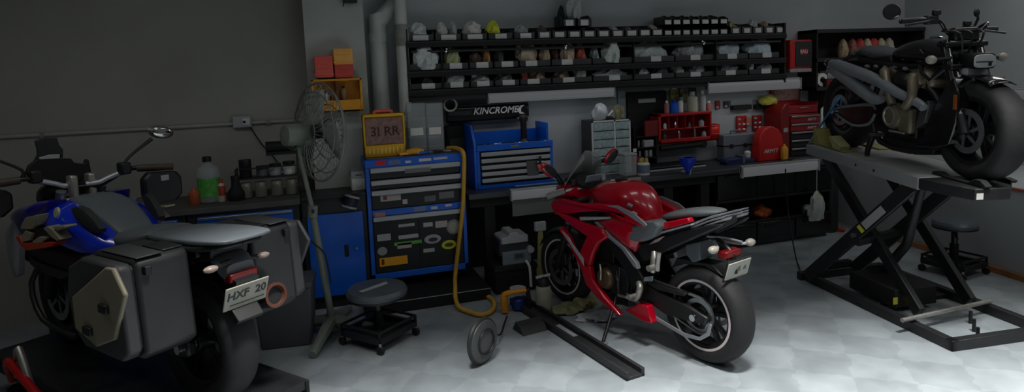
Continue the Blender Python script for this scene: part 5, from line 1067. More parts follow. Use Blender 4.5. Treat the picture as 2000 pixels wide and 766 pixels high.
# rearset, levers, side stand, right silencer
a=FS.p3(1276,512,.19)
mb=MB().tube([(a.x+.02,.16,a.z+.06),(a.x,.18,a.z),(a.x+.01,.19,a.z-.07)],[.018,.026,.02],10,3); mb.tube([(a.x-.05,.19,a.z+.07),(a.x-.04,.19,a.z+.0),(a.x-.03,.185,a.z-.05)],[.016,.014,.016],8,3); mb.cyl((a.x-.01,.17,a.z-.03),(a.x-.01,.25,a.z-.03),.02,12); mb.build('pillion_peg_hanger',alu,sb)
b=FS.p3(1250,570,.2)
mb=MB().tube([(b.x+.03,.18,b.z+.05),(b.x,.2,b.z+.02),(b.x+.04,.2,b.z-.06),(b.x+.12,.2,b.z-.07)],[.02,.024,.02,.014],10,3); mb.cyl((b.x+.03,.17,b.z-.03),(b.x+.03,.28,b.z-.03),.016,12); mb.build('rearset',alu,sb); MB().tube([(b.x+.12,.21,b.z-.07),(b.x+.2,.21,b.z-.075)],.009,8).build('shift_lever',steel,sb)
MB().prism([(b.x-.10,b.z+.13),(b.x-.02,b.z+.10),(b.x-.015,b.z+.07),(b.x-.09,b.z+.09)],.17,.18).build('heel_guard',slv,sb,bevel=.003)
e=Wz(1178,668,.012); e=FS.I@e
MB().tube([(-.02,.15,.27),(e.x,e.y,.012)],[.014,.012],10).build('side_stand',blk,sb); MB().box((e.x-.03,e.y-.02,0),(e.x+.03,e.y+.03,.014)).build('stand_foot',slv,sb,bevel=.004)
mb=MB().tube([(-.1,-.1,.22),(-.35,-.19,.27),(-.6,-.21,.36),(-.78,-.215,.43)],[.045,.055,.06,.055],16,4); mb.build('silencer',dsteel,sb)
mb=MB()
for yy in (-.08,0,.08): mb.tube([(.30,yy,.52),(.38,yy,.42),(.30,yy*.8,.24),(.1,yy*.4,.17),(-.12,-.06,.22)],.022,10,4)
mb.build('exhaust_header',dsteel,sb)
MB().tube([(-.28,0,.70),(-.24,0,.46)],.035,12).build('rear_shock',dsteel,sb)
sideprism([(-.45,.56),(-.5,.64),(-.78,.66),(-.86,.60),(-.72,.635),(-.55,.61)],-.06,.06,'hugger',blk,sb,False)

# ================================================================== black cruiser on the lift
FH=Frame(4.458,3.834,1.086,-1.836,R(-2.25))
hb=thing('cruiser_motorcycle','black cruiser motorcycle with twin grey high pipes raised on the scissor lift','motorcycle',mw=FH.M)
gb=gloss; castm=mat('engine_beige',(.46,.43,.36),.42,metal=.35,noise=.2,scale=14); pipe=mat('satin_pipe',(.58,.60,.62),.38,metal=.45,noise=.1)
wheel(hb,'rear_wheel',-.76,.33,.335,.185,.21,7,.04,mat('graphite_rim',(.30,.31,.32),.35,metal=.5),.14,spw=.03)
wheel(hb,'front_wheel',.76,.335,.338,.19,.225,5,.04,blk,.15,True,spw=.045)
# tank
MB().loft([(.60,.83,.06,.04),(.54,.845,.11,.065),(.42,.86,.15,.085),(.28,.865,.165,.09),(.14,.86,.16,.08),(.02,.845,.13,.06),(-.06,.835,.10,.04),(-.10,.83,.06,.02)],22,2.5).build('fuel_tank',mat('satin_black_paint',(.085,.087,.09),.35,coat=.4),hb,sub=1)
MB().lathe([(.045,0),(.045,.01),(.03,.018),(.01,.02)],(.30,0,.95),n=20).build('fuel_cap',chrome,hb)
MB().prism([(.10,.86),(.36,.88),(.40,.85),(.12,.83)],-.170,-.162).build('tank_decal',mat('decal_dim',(.13,.13,.135),.4),hb)
# seat, tail
MB().loft([(-.02,.83,.08,.02),(-.08,.825,.13,.035),(-.20,.825,.155,.045),(-.34,.84,.16,.045),(-.44,.87,.14,.035),(-.48,.885,.10,.02)],22,2.5).build('seat',mat('seat_leather',(.26,.275,.285),.45,noise=.08,scale=25),hb,sub=1)
sideprism([(.0,.79),(-.02,.82),(-.40,.81),(-.47,.845),(-.50,.83),(-.42,.77),(-.2,.755),(.0,.76)],.06,.135,'seat_base',blk,hb)
MB().loft([(-.40,.82,.12,.03),(-.52,.84,.12,.03),(-.64,.845,.09,.02),(-.70,.84,.05,.012)],16,2.6).build('rear_cowl',gb,hb)
# rear fender struts / plate
MB().tube([(-.62,0,.83),(-.86,0,.78),(-.98,0,.66)],[.022,.02,.02],8,3).build('tail_bracket',blk,hb); MB().box((-1.0,-.09,.60),(-.985,.09,.70)).build('rear_plate',lgrey,hb)
# exhaust
q=[(-.70,.755),(-.60,.74),(-.45,.715),(-.18,.67),(.02,.625),(.22,.56),(.42,.50),(.48,.47)]
MB().tube([(x,-.225 if x<.3 else -.20,z) for x,z in q],[.032,.05,.052,.048,.042,.036,.032,.03],14,3).build('upper_exhaust_pipe',pipe,hb)
q=[(-.66,.70),(-.52,.665),(-.34,.60),(-.18,.54),(-.04,.49),(.06,.50)]
MB().tube([(x,-.235,z) for x,z in q],[.034,.05,.052,.05,.044,.03],14,3).build('lower_exhaust_pipe',pipe,hb)
for (x,z) in ((-.715,.757),(-.675,.70)):
    MB().lathe([(.034,0),(.034,.03),(.022,.032),(.02,0)],(x,-.23,z),(-1,0,.15),18,False).build('exhaust_tip',chrome,hb)
MB().prism([(-.70,.80),(-.30,.70),(-.22,.62),(-.36,.62),(-.62,.72),(-.72,.76)],-.175,-.19).build('heat_shield',blk,hb,bevel=.006)
# engine
mb=MB(); mb.box((-.16,-.15,.22),(.34,.15,.46)); mb.cyl((.20,-.17,.35),(.20,.17,.35),.13,26); mb.cyl((-.05,-.15,.38),(-.05,.15,.38),.13,24); mb.box((-.1,-.12,.12),(.38,.12,.25)); mb.build('crankcase',mat('engine_black',(0,0,0)),hb,bevel=.015)
for nm,c,an in (('rear_cylinder',(.06,.47),24),('front_cylinder',(.26,.46),-30)):
    a=R(an); ax=Vector((-math.sin(a),0,math.cos(a))); c0=Vector((c[0],-.02,c[1])); mb=MB(); pr=[]
    for i in range(8): pr+= [(.075,.02+i*.022),(.092,.022+i*.022),(.092,.032+i*.022),(.075,.034+i*.022)]
    mb.lathe(pr,c0,ax,24); o=mb.build(nm,mat('engine_black',(0,0,0)),hb)
    X_=Matrix.Translation(c0+ax*.20)@Matrix.Rotation(-a,4,'Y')
    h_=MB().box((-.10,-.13,0),(.10,.13,.09)).build('rocker_cover',castm,o,bevel=.03); h_.matrix_local=X_
    h2=MB().lathe([(.02,.005),(.06,.0),(.07,-.02),(.07,-.05)],(0,-.125,.03),(0,-1,0),20).build('cover_boss',castm,o); h2.matrix_local=X_
    MB().tube([c0+ax*.2+Vector((0,-.12,0)),c0+ax*.26+Vector((.05 if an>0 else -.05,-.17,0)),c0+ax*.1+Vector((.09 if an>0 else .07,-.2,0)),c0+Vector((.10 if an>0 else .05,-.20,0))],[.034,.036,.032,.03],12,4).build('exhaust_header',castm,o)
MB().lathe([(.005,.225),(.07,.223),(.09,.213),(.10,.19),(.10,.15)],(.14,0,.375),(0,-1,0),30).build('primary_cover',castm,hb)
MB().lathe([(.07,.2235),(.075,.231),(.06,.233),(.055,.226)],(.14,0,.375),(0,-1,0),30,False,True).build('cover_ring',alu,hb)
MB().box((.20,-.20,.26),(.34,-.14,.45)).build('cam_cover',castm,hb,bevel=.02); MB().box((.12,-.215,.255),(.30,-.2,.27)).build('oil_line',alu,hb,bevel=.004)
MB().ell((.14,-.12,.64),.11,.07,.08).build('air_cleaner',blk,hb)
for k in range(5): MB().ell((-.30+.12*k,-.14,.735+.006*(k%2)),.03,.02,.018,10,6).build('frame_bolt',[alu,chrome][k%2],hb)
# frame
mb=MB()
for s in (1,-1):
    mb.tube([(.55,s*.04,.86),(.30,s*.12,.76),(-.05,s*.13,.76),(-.45,s*.11,.80)],.022,10,3); mb.tube([(.57,s*.05,.78),(.42,s*.13,.64),(.52,s*.12,.52),(.60,s*.1,.30),(.40,s*.12,.14),(-.1,s*.13,.14),(-.22,s*.13,.40),(-.10,s*.12,.74)],.022,10,3); mb.tube([(.57,s*.05,.82),(.45,s*.14,.66),(.32,s*.13,.76)],.016,8,2)
mb.build('frame',blk,hb)
# radiator and belly
sideprism(FH.poly([(1846,168),(1862,150),(1872,185),(1866,240),(1852,284),(1822,290),(1786,287),(1800,262),(1812,236),(1826,205)],-.15),-.15,.15,'radiator_cowl',gb,hb,False,.01)
sideprism([(-.15,.13),(-.05,.19),(.35,.19),(.52,.22),(.50,.13),(.30,.10)],-.13,.13,'belly_pan',blk,hb,False,.01)
sideprism(FH.poly([(1788,252),(1797,214),(1812,196),(1816,205),(1806,240)],-.17),.05,.175,'inlet_scoop',mat('scoop_grey',(.23,.235,.24),.4),hb)
# swingarm, belt guard, pegs, kick stand
sideprism([(-.12,.40),(-.20,.46),(-.55,.40),(-.78,.36),(-.80,.30),(-.72,.28),(-.45,.22),(-.22,.26),(-.12,.33)],.125,.15,'swingarm',gb,hb,True,.012)
mb=MB(); mb.tube([(-.14,-.158,.40),(-.20,-.158,.43),(-.55,-.158,.385),(-.74,-.158,.345)],.012,8,3); mb.tube([(-.14,-.158,.36),(-.22,-.158,.27),(-.45,-.158,.235),(-.70,-.158,.30)],.012,8,3); mb.build('swingarm_edge',pipe,hb)
MB().cyl((-.76,-.17,.33),(-.76,.17,.33),.03,16).build('axle',chrome,hb); MB().tube([(.05,-.2,.22),(.02,-.3,.22)],.018,10).build('foot_peg',blk,hb)
MB().tube([(-.18,-.14,.20),(-.20,-.17,.06),(-.195,-.175,.01)],[.03,.022,.02],10,2).build('stand_leg',blk,hb)
for s in (1,-1): MB().tube([(-.15,s*.11,.76),(-.5,s*.14,.42)],.035,12).build('rear_shock',blk,hb)
# fork, fender
rk=Vector((.56,0,.90)); ax_=Vector((.76,0,.335))
for s in (1,-1):
    d=(ax_-Vector((.55,0,.92))); up0=Vector((.53,s*.115,.93)); lo0=Vector((.77,s*.115,.32))
    f_=MB().tube([up0,up0.lerp(lo0,.60)],[.034,.032],16).build('fork',gb,hb); MB().tube([up0.lerp(lo0,.55),up0.lerp(lo0,.86)],.022,14).build('slider',steel if s<0 else blk,f_); MB().tube([up0.lerp(lo0,.80),lo0],[.03,.034],14).build('axle_clamp',blk,f_)
    MB().box((lo0.x-.14,s*.105-.02,lo0.z+.05),(lo0.x-.03,s*.105+.02,lo0.z+.17)).build('brake_caliper',blk,f_,bevel=.012)
    MB().box((up0.lerp(lo0,.62).x+.02,s*.15-.006,up0.lerp(lo0,.66).z-.05),(up0.lerp(lo0,.62).x+.05,s*.15+.006,up0.lerp(lo0,.66).z+.05)).build('reflector',mat('amber_reflector',(.55,.26,.08),.3),f_,bevel=.003)
mb=MB(); mb.box((.50,-.15,.89),(.60,.15,.925)); mb.box((.56,-.15,.74),(.66,.15,.775)); mb.build('fork_yoke',blk,hb,bevel=.01)
g=[]
for i in range(10):
    a=R(62+i*7.5); row=[]
    for j in range(7):
        t=(j/6-.5)*2; row.append((.76+(.37-.02*t*t)*math.cos(a),t*.085,.335+(.37-.02*t*t)*math.sin(a)))
    g.append(row)
MB().sheet(g).build('front_fender',gb,hb,solid=.006)
mb=MB()
for s in (1,-1): mb.tube([(.80,s*.10,.68),(.70,s*.125,.62)],.012,8)
mb.build('fender_stay',blk,hb)
# headlight
MB().loft([(.60,.80,.05,.04),(.66,.80,.075,.05),(.73,.795,.085,.055),(.755,.795,.08,.052)],20,4).build('headlight_shell',blk,hb)
MB().loft([(.756,.795,.073,.045),(.766,.795,.07,.042)],20,4).build('headlight_lens',mat('lens_white',(.72,.73,.73),.3),hb); MB().box((.766,-.066,.788),(.769,.05,.794)).build('lens_bar',black,hb); MB().prism([(.765,.79),(.77,.79),(.77,.765),(.765,.765)],.02,.04).build('lens_mark',black,hb)
MB().box((.62,-.07,.70),(.70,.07,.75)).build('lower_lens_panel',lgrey,hb,bevel=.008)
for s in (1,-1):
    st=MB().tube([(.62,s*.12,.82),(.60,s*.22,.81)],.010,8).build('signal_stalk',blk,hb); MB().ell((.60,s*.25,.81),.035,.035,.03,14,9).build('turn_signal',mat('signal_lens',(0,0,0)),st)
MB().box((.52,-.09,.93),(.60,.09,1.02)).build('instrument_cluster',blk,hb,bevel=.02)
# handlebar
rt_end=FH.p3(1762,41,-.44)
lft=Vector((.34,.40,1.0))
MB().tube([rt_end,Vector((rt_end.x+.01,-.25,rt_end.z+.005)),Vector((.56,-.17,1.06)),Vector((.55,-.10,.98)),(.55,0,.97),(.55,.10,.98),Vector((.55,.17,1.04)),Vector((lft.x+.02,.25,lft.z)),lft],.013,10,4).build('handlebar',gb,hb)
for s,e in ((-1,rt_end),(1,lft)):
    g_=MB().tube([e+Vector((0,s*.01,0)),e+Vector((.0,-s*.15,.003))],.02,12).build('grip',black,hb); MB().box((e.x-.03,min(e.y-s*.16,e.y-s*.24),e.z-.03),(e.x+.03,max(e.y-s*.16,e.y-s*.24),e.z+.03)).build('switch_gear',black,g_,bevel=.01)
    MB().tube([e+Vector((.03,-s*.20,0)),e+Vector((.08,-s*.12,-.01)),e+Vector((.07,s*.02,-.03))],.008,8,3).build('lever',blk,g_)
    MB().box((e.x+.0,min(e.y-s*.20,e.y-s*.25),e.z+.03),(e.x+.035,max(e.y-s*.20,e.y-s*.25),e.z+.065)).build('reservoir',black,g_,bevel=.008)
mc=FH.p3(1742,23,-.50); t_=MB().tube([rt_end,rt_end+Vector((0,-.03,.03)),mc+Vector((0,.0,-.05))],.009,8,2).build('mirror_stalk',steel,hb)
MB().lathe([(.01,-.012),(.05,-.012),(.056,0),(.05,.012),(.01,.014)],mc,(.9,-.35,0),28).build('mirror',black,t_)
ml=lft+Vector((.02,-.16,.10)); t_=MB().tube([lft+Vector((0,-.16,.02)),lft+Vector((.01,-.14,.08)),ml],.009,8,2).build('mirror_stalk',blk,hb); MB().ell(ml+Vector((0,.0,.02)),.015,.022,.03,16,8).build('mirror',black,t_)
for k in range(3): MB().tube([(.55,-.15+.1*k,1.0),(.66,-.1+.08*k,.98),(.62,-.05+.04*k,.84)],.007,6,4).build('control_cable',black,hb)
# tie down strap, wedge
a=FH.p3(1638,193,-.20); 
wA=FH.M@a; wB=Wy(1578,282,5.30); wB.z=max(wB.z,.87)
tag(MB().tube([wA,wA.lerp(wB,.25)+Vector((0,0,.0)),wA.lerp(wB,.55),wB],[.034,.03,.028,.016],8,2,flat=.3).build('tie_down_strap',mat('strap_blue',(.16,.60,.88),.6)),'bright blue tie-down strap stretched from the cruiser swingarm to the bench','strap')
wd=FH.M.copy()
t=thing('wheel_chock','pale yellow wheel chock under the rear tyre of the black cruiser','chock',mw=FH.M@Matrix.Translation((-.60,0,0.0)))
cm=mat('chock_yellow',(.60,.58,.34),.6,noise=.15)
MB().prism([(-.34,0),(.16,0),(.16,.012),(-.02,.012),(-.22,.02),(-.30,.14),(-.34,.15)],-.24,-.105).build('outer_wedge',cm,t,bevel=.006); MB().prism([(-.34,0),(.12,0),(.12,.012),(-.02,.012),(-.22,.02),(-.30,.14),(-.34,.15)],.105,.2).build('inner_wedge',cm,t,bevel=.006); MB().box((-.40,-.24,0),(-.37,.2,.04)).build('cross_bar',cm,t)
MB().prism([(.02,.012),(.12,.012),(.14,.05),(-.02,.12),(-.06,.11)],-.25,-.16).build('side_flap',mat('chock_pale',(.66,.65,.46),.6),t,bevel=.004)
# ================================================================== scissor lift
lt=thing('scissor_lift','black scissor lift with grey deck carrying the black cruiser','lift',(Wz(1700,610,0).x,Wz(1700,610,0).y,0))
O=Vector(lt.location)
deckm=mat('deck_grey',(.66,.67,.66),.4,metal=.1,noise=.12,scale=5)
MF=Matrix.Translation(-O)@FH.M
def lb(mb,name,m,**k):
    mb.X=None; o=mb.build(name,m,lt,**k); o.matrix_local=MF; return o
lb(MB().box((-.92,-.31,-.045),(.62,.27,-.001)),'deck',deckm,bevel=.004)
mb=MB(); mb.box((-.92,-.315,-.085),(.62,-.295,.001)); mb.box((-.92,.255,-.085),(.62,.275,.001)); lb(mb,'deck_edge',mat('edge_grey',(.56,.57,.57),.45,metal=.1),bevel=.003)
pl_=[(.621,-.31),(.80,-.265),(1.0,-.20),(1.0,.03),(.88,.14),(.621,.27)]
lb(MB().rings([[(x,y,-.08) for x,y in pl_],[(x,y,-.002) for x,y in pl_]]),'front_lip',dsteel,bevel=.006)
mb=MB(); mb.prism([(.52,.001),(1.0,.001),(1.02,.015),(.97,.045),(.92,.045),(.86,.012),(.66,.012),(.60,.03),(.54,.025)],-.15,-.105); mb.prism([(.52,.001),(.90,.001),(.92,.02),(.86,.03),(.66,.012),(.60,.03),(.54,.025)],.105,.15); lb(mb,'wheel_cradle',matte,bevel=.004)
lb(MB().box((1.001,-.195,-.07),(1.004,-.15,-.03)),'white_tag',white)
for x in (-.12,.12): lb(MB().cyl((x,-.3155,-.045),(x,-.317,-.045),.012,12),'deck_hole',black)
# base
A=Wz(1566,546,0);B=Wz(1860,688,0); u=(A-B); Lb=u.length; u.normalize(); v=Vector((u.y,-u.x,0)); Wb=.78
Pb=lambda a,b,z: B+u*a+v*b+Vector((0,0,z))-O
mb=MB()
for b in (0.03,Wb): mb.bar(Pb(0,b,.035),Pb(Lb,b,.035),.06,.07)
mb.bar(Pb(0.03,0,.035),Pb(.03,Wb,.035),.06,.07); mb.bar(Pb(Lb,-.03,.035),Pb(Lb,Wb+.03,.035),.06,.07); mb.bar(Pb(Lb*.55,0,.02),Pb(Lb*.55,Wb,.02),.10,.03)
mb.build('base_frame',mat('lift_black',(.12,.125,.13),.4,noise=.1),lt,bevel=.006)
mb=MB(); mb.box((0,0,0),(1,1,1)); 
o=MB().bar(Pb(Lb*.42,.33,.11),Pb(Lb*.74,.33,.11),.36,.14).build('hydraulic_unit',matte,lt,bevel=.008)
c=Wz(1748,588,.10)-O; MB().box((c.x-.02,c.y-.006,c.z-.025),(c.x+.02,c.y,c.z+.025)).build('warning_label',mat('label_yellow',(.72,.70,.18),.5),lt)
xb=Wz(1762,626,.1)-O; xe=Wz(1935,588,.1)-O; MB().cyl(xb,xe,.016,12).build('cross_rod',alu,lt)
for k in range(3): q=Pb(.10+.12*k,.3+.1*k,0); MB().cyl(q,q+Vector((0,0,.09)),.012,10).build('stud',dsteel,lt)
arm=mat('lift_arm',(.10,.105,.11),.4,noise=.1)
def armbar(p0,p1,w=.045,h=.10): 
    return MB().bar(p0,p1,w,h).build('scissor_arm',arm,lt,bevel=.006)
TL=lambda x,y: MF@Vector((x,y,-.085))
p=FH.loc(1781,362,-.27); armbar(Wz(1578,540,.08)-O,TL(p[0],-.27))
p=FH.loc(1612,322,-.21); armbar(Wz(1797,612,.08)-O,TL(p[0],-.21))
p=FH.loc(1872,376,.20); armbar(Wz(1650,528,.08)-O+Vector((.1,.0,0)),TL(p[0]-.0,.22))
p=FH.loc(1722,345,.20); armbar(Wz(1895,590,.08)-O,TL(p[0],.17))
a=Wz(1578,540,.08)-O; p=FH.loc(1781,362,-.27); b=TL(p[0],-.27); q=a.lerp(b,.62); dd=(b-a).normalized(); nn=dd.cross(Vector((-1,-.2,0))).normalized()
off=Vector((-.028,-.004,0))
MB().bar(a.lerp(b,.60)+off,a.lerp(b,.78)+off,.004,.06).build('arm_label',mat('arm_label',(.55,.56,.56),.5),lt); MB().bar(a.lerp(b,.56)+off,a.lerp(b,.585)+off,.004,.06).build('yellow_label',mat('label_yellow',(0,0,0)),lt)
mid1=a.lerp(b,.5); MB().bar(mid1+Vector((-.02,-.03,-.05)),mid1+Vector((.62,.05,-.03)),.05,.05).build('torsion_bar',arm,lt)
MB().cyl(a.lerp(b,.5)+Vector((-.03,0,0)),a.lerp(b,.5)+Vector((.04,.0,0)),.02,12).build('pivot_pin',chrome,lt)
MB().bar(Wz(1600,520,.10)-O,Wz(1660,512,.10)-O,.05,.05).build('roller_bar',arm,lt)
MB().tube([Pb(Lb*.7,.4,.15),Pb(Lb*.55,.42,.45),TL(.25,0)],[.04,.035,.03],12).build('hydraulic_ram',dsteel,lt)
# lift air cylinder behind / dark drum
p=Wz(1672,470,0); t=thing('gas_bottle','dark upright cylinder standing at the bench end behind the lift','cylinder',(5.44,5.62,0)); MB().lathe([(.10,0),(.11,.02),(.11,.62),(.08,.70),(.03,.74),(.03,.78)],(0,0,0),n=26).build('body',mat('drum_dark',(.15,.155,.16),.4),t); MB().lathe([(.035,.78),(.045,.80),(.045,.84),(.02,.85)],(0,0,0),n=14).build('valve',dsteel,t)
# bag hanging
p=Wy(1621,398,5.15)
t=thing('white_bag','white plastic bag with yellow tie hanging by the lift arm under the bench end','bag',(p.x,5.33,Wy(1621,400,5.33).z)); lump('bag_body',None,None,(0,0,-.15),.10,.035,.19,mat('bag_white',(.66,.67,.66),.6,noise=.2,scale=12,bump=.5),91,parent=t); MB().tube([(-.05,0,.10),(0,0,.14),(.05,.0,.11)],.012,8,2).build('yellow_tie',mat('label_yellow',(0,0,0)),t); MB().tube([(0,0,.13),(0,0,BZ-.055-t.location.z)],.005,6).build('string',lgrey,t)
q=Wz(1640,452,0); lump('red_rag','small red and white rag on the floor at the bench end','rag',(q.x,q.y,.001),.06,.05,.03,mat('red_rag',(.62,.25,.2),.8,noise=.4,scale=16),93)
# ================================================================== blue adventure motorcycle on a low stand
FA=Frame(-1.05,4.10,.285,2.256)
ab=thing('adventure_motorcycle','blue and grey touring motorcycle with dark panniers and HXF plate, nearest the left wall','motorcycle',mw=FA.M)
ablu=mat('motorcycle_blue',(.02,.18,.78),.22,coat=1.); agr=mat('matt_grey_paint',(.36,.385,.40),.5,noise=.05,scale=8); bge=mat('graphic_beige',(.56,.54,.46),.4); org=mat('graphic_orange',(.74,.22,.08),.35)
wheel(ab,'rear_wheel',-.78,.325,.33,.18,.215,5,.034,blk,.13)
wheel(ab,'front_wheel',.76,.32,.325,.125,.225,5,.03,blk,.16,True)
# grey tank top and side panels
MB().loft([(.64,.82,.10,.06),(.57,.84,.20,.12),(.44,.845,.255,.135),(.27,.835,.265,.14),(.08,.795,.245,.13),(-.08,.755,.205,.105),(-.19,.73,.155,.065),(-.24,.72,.08,.03)],28,2.5).build('fuel_tank',ablu,ab,sub=1)
MB().loft([(.49,.92,.08,.03,-.02),(.43,.93,.125,.062,-.02),(.26,.925,.135,.065,-.02),(.08,.885,.13,.06,-.02),(-.08,.83,.11,.05,-.01),(-.21,.768,.09,.045,0),(-.26,.755,.05,.02,0)],26,4).build('tank_cover',agr,ab,sub=1)
def obl(pts,y0,k):
    o=FA.I@CAM; P=[]
    for a,b in pts:
        d=FA.I.to_3x3()@ray(a,b); t_=(y0+k*o.x-o.y)/(d.y-k*d.x); q=o+d*t_; P.append((q.x,q.z))
    return P
for s in (1,-1):
    mb=MB().pillow(obl([(138,408),(148,404),(162,410),(182,430),(195,448),(193,456),(178,453),(160,440),(146,426)],.195,.14),0,.035,.006,s)
    mb.v=[(x,y+s*(.195+.14*x),z) for x,y,z in mb.v]
    mb.build('knee_pad',mat('knee_pad',(.15,.155,.16),.7),ab)
c_=FA.p3(121,414,.27); MB().lathe([(.004,.012),(.026,.010),(.030,0)],(c_.x,.29,c_.z),(0,1,.2),20).build('round_badge',mat('badge_cream',(.66,.66,.55),.4),ab)
# front shroud
sh=FA.poly([(12,420),(22,410),(48,402),(62,396),(78,398),(76,420),(60,445),(42,460),(26,462),(16,446)],.26)
side(sh,.225,.10,.05,'front_shroud',mat('shroud_violet',(.10,.08,.48),.3,coat=.6),ab)
for nm,pts,m_ in (('pale_graphic',[(42,438),(50,425),(72,420),(70,440),(62,448),(40,447)],bge),('pale_graphic',[(40,463),(50,450),(62,456),(58,470),(44,473)],bge),('pale_graphic',[(84,446),(92,442),(104,450),(119,468),(112,471),(100,463)],bge),('pale_graphic',[(102,443),(126,441),(127,445),(112,451)],bge),('pale_graphic',[(62,472),(76,463),(92,464),(82,474),(70,476)],bge),('orange_graphic',[(30,463),(38,460),(44,475),(72,474),(110,473),(98,483),(52,490),(40,480)],org),('dark_graphic',[(60,445),(84,447),(100,466),(84,478),(60,470),(44,474),(40,455)],blk)):
    y=.287 if nm!='dark_graphic' else .277
    sideprism(FA.poly(pts,y+.01),y-.05,y+.012 if nm!='dark_graphic' else y+.004,nm,m_,ab,True,.004)
# blue right edge of tank already mirrored; lower body
mb=MB(); mb.box((-.20,-.17,.20),(.34,.17,.56)); mb.cyl((.10,-.2,.38),(.10,.2,.38),.15,24); mb.box((.05,-.16,.5),(.34,.16,.74)); mb.build('engine',mat('engine_black',(0,0,0)),ab,bevel=.02)
low=FA.poly([(40,482),(110,485),(150,498),(200,500),(188,530),(150,545),(100,535),(60,515),(36,500)],.22)
sideprism(low,.14,.23,'side_cowl',blk,ab,True,.02)
sideprism(FA.poly([(58,500),(70,510),(130,532),(140,538),(120,545),(78,532),(60,516)],.24),.2,.245,'crash_bar_cover',mat('cowl_grey',(.14,.145,.15),.4),ab)
mb=MB()
for s in (1,-1): mb.tube([(.45,s*.2,.66),(.55,s*.27,.50),(.42,s*.28,.30),(.12,s*.24,.24)],.016,10,3)
mb.build('crash_bar',dsteel,ab)
sideprism([(-.15,.64),(-.10,.74),(-.50,.80),(-.95,.86),(-.96,.80),(-.5,.66)],.07,.13,'subframe',blk,ab,True,.01)
# forks, guards
for s in (1,-1):
    f=MB().tube([(.44,s*.11,1.02),(.60,s*.11,.66)],.027,12).build('fork',steel,ab); MB().tube([(.58,s*.11,.70),(.76,s*.11,.33)],.034,12).build('fork_leg',blk,f)
g_=FA.poly([(0,452),(12,432),(20,440),(26,480),(25,540),(18,546),(8,520)],.30)
side(g_,.27,.03,.02,'shroud_guard',lgrey,ab)
g=[]
for i in range(9):
    a=R(20+i*14); g.append([(.76+(.35-.03*t*t)*math.cos(a),t*.075,.32+(.35-.03*t*t)*math.sin(a)) for t in [(j/6-.5)*2 for j in range(7)]])
MB().sheet(g).build('front_fender',lgrey,ab,solid=.005)
# cockpit: windscreen housing, phone holder
zc=lambda px,py,y: FA.p3(px,py,y)
def facepoly(pts,xp,th,name,m,root,bev=.006):
    # outline traced on a plane across the bike at local x = xp
    o=FA.I@CAM; P=[]
    for a,b in pts:
        d=FA.I.to_3x3()@ray(a,b); t_=(xp-o.x)/d.x; q=o+d*t_; P.append((-q.y,q.z))
    ob=MB().prism(P,0,th).build(name,m,root,bevel=bev); ob.matrix_local=Matrix.Translation((xp,0,0))@Matrix.Rotation(R(-90),4,'Z')@Matrix.Scale(1,4); return ob
facepoly([(52,338),(56,325),(72,312),(120,309),(140,310),(146,318),(166,320),(168,311),(174,312),(180,342),(158,352),(130,360),(100,358),(60,352)],.56,.03,'windscreen_housing',matte,ab)
facepoly([(66,316),(73,302),(72,290),(68,275),(78,271),(112,269),(117,284),(124,292),(124,308),(118,309),(117,301),(98,303),(80,309)],.58,.015,'phone_holder',black,ab)
facepoly([(76,308),(98,302),(117,301),(117,309),(80,313)],.57,.008,'holder_plate',lgrey,ab,.002)
c_=zc(116,274,0); 
MB().loft([(.50,.98,.10,.04),(.60,1.0,.15,.06),(.72,.96,.14,.09),(.82,.90,.08,.06)],16,2.5).build('nose_cowl',blk,ab)
MB().lathe([(.05,0),(.06,.02),(.05,.035)],(.70,.05,.80),(1,0,0)).build('headlight',lgrey,ab)
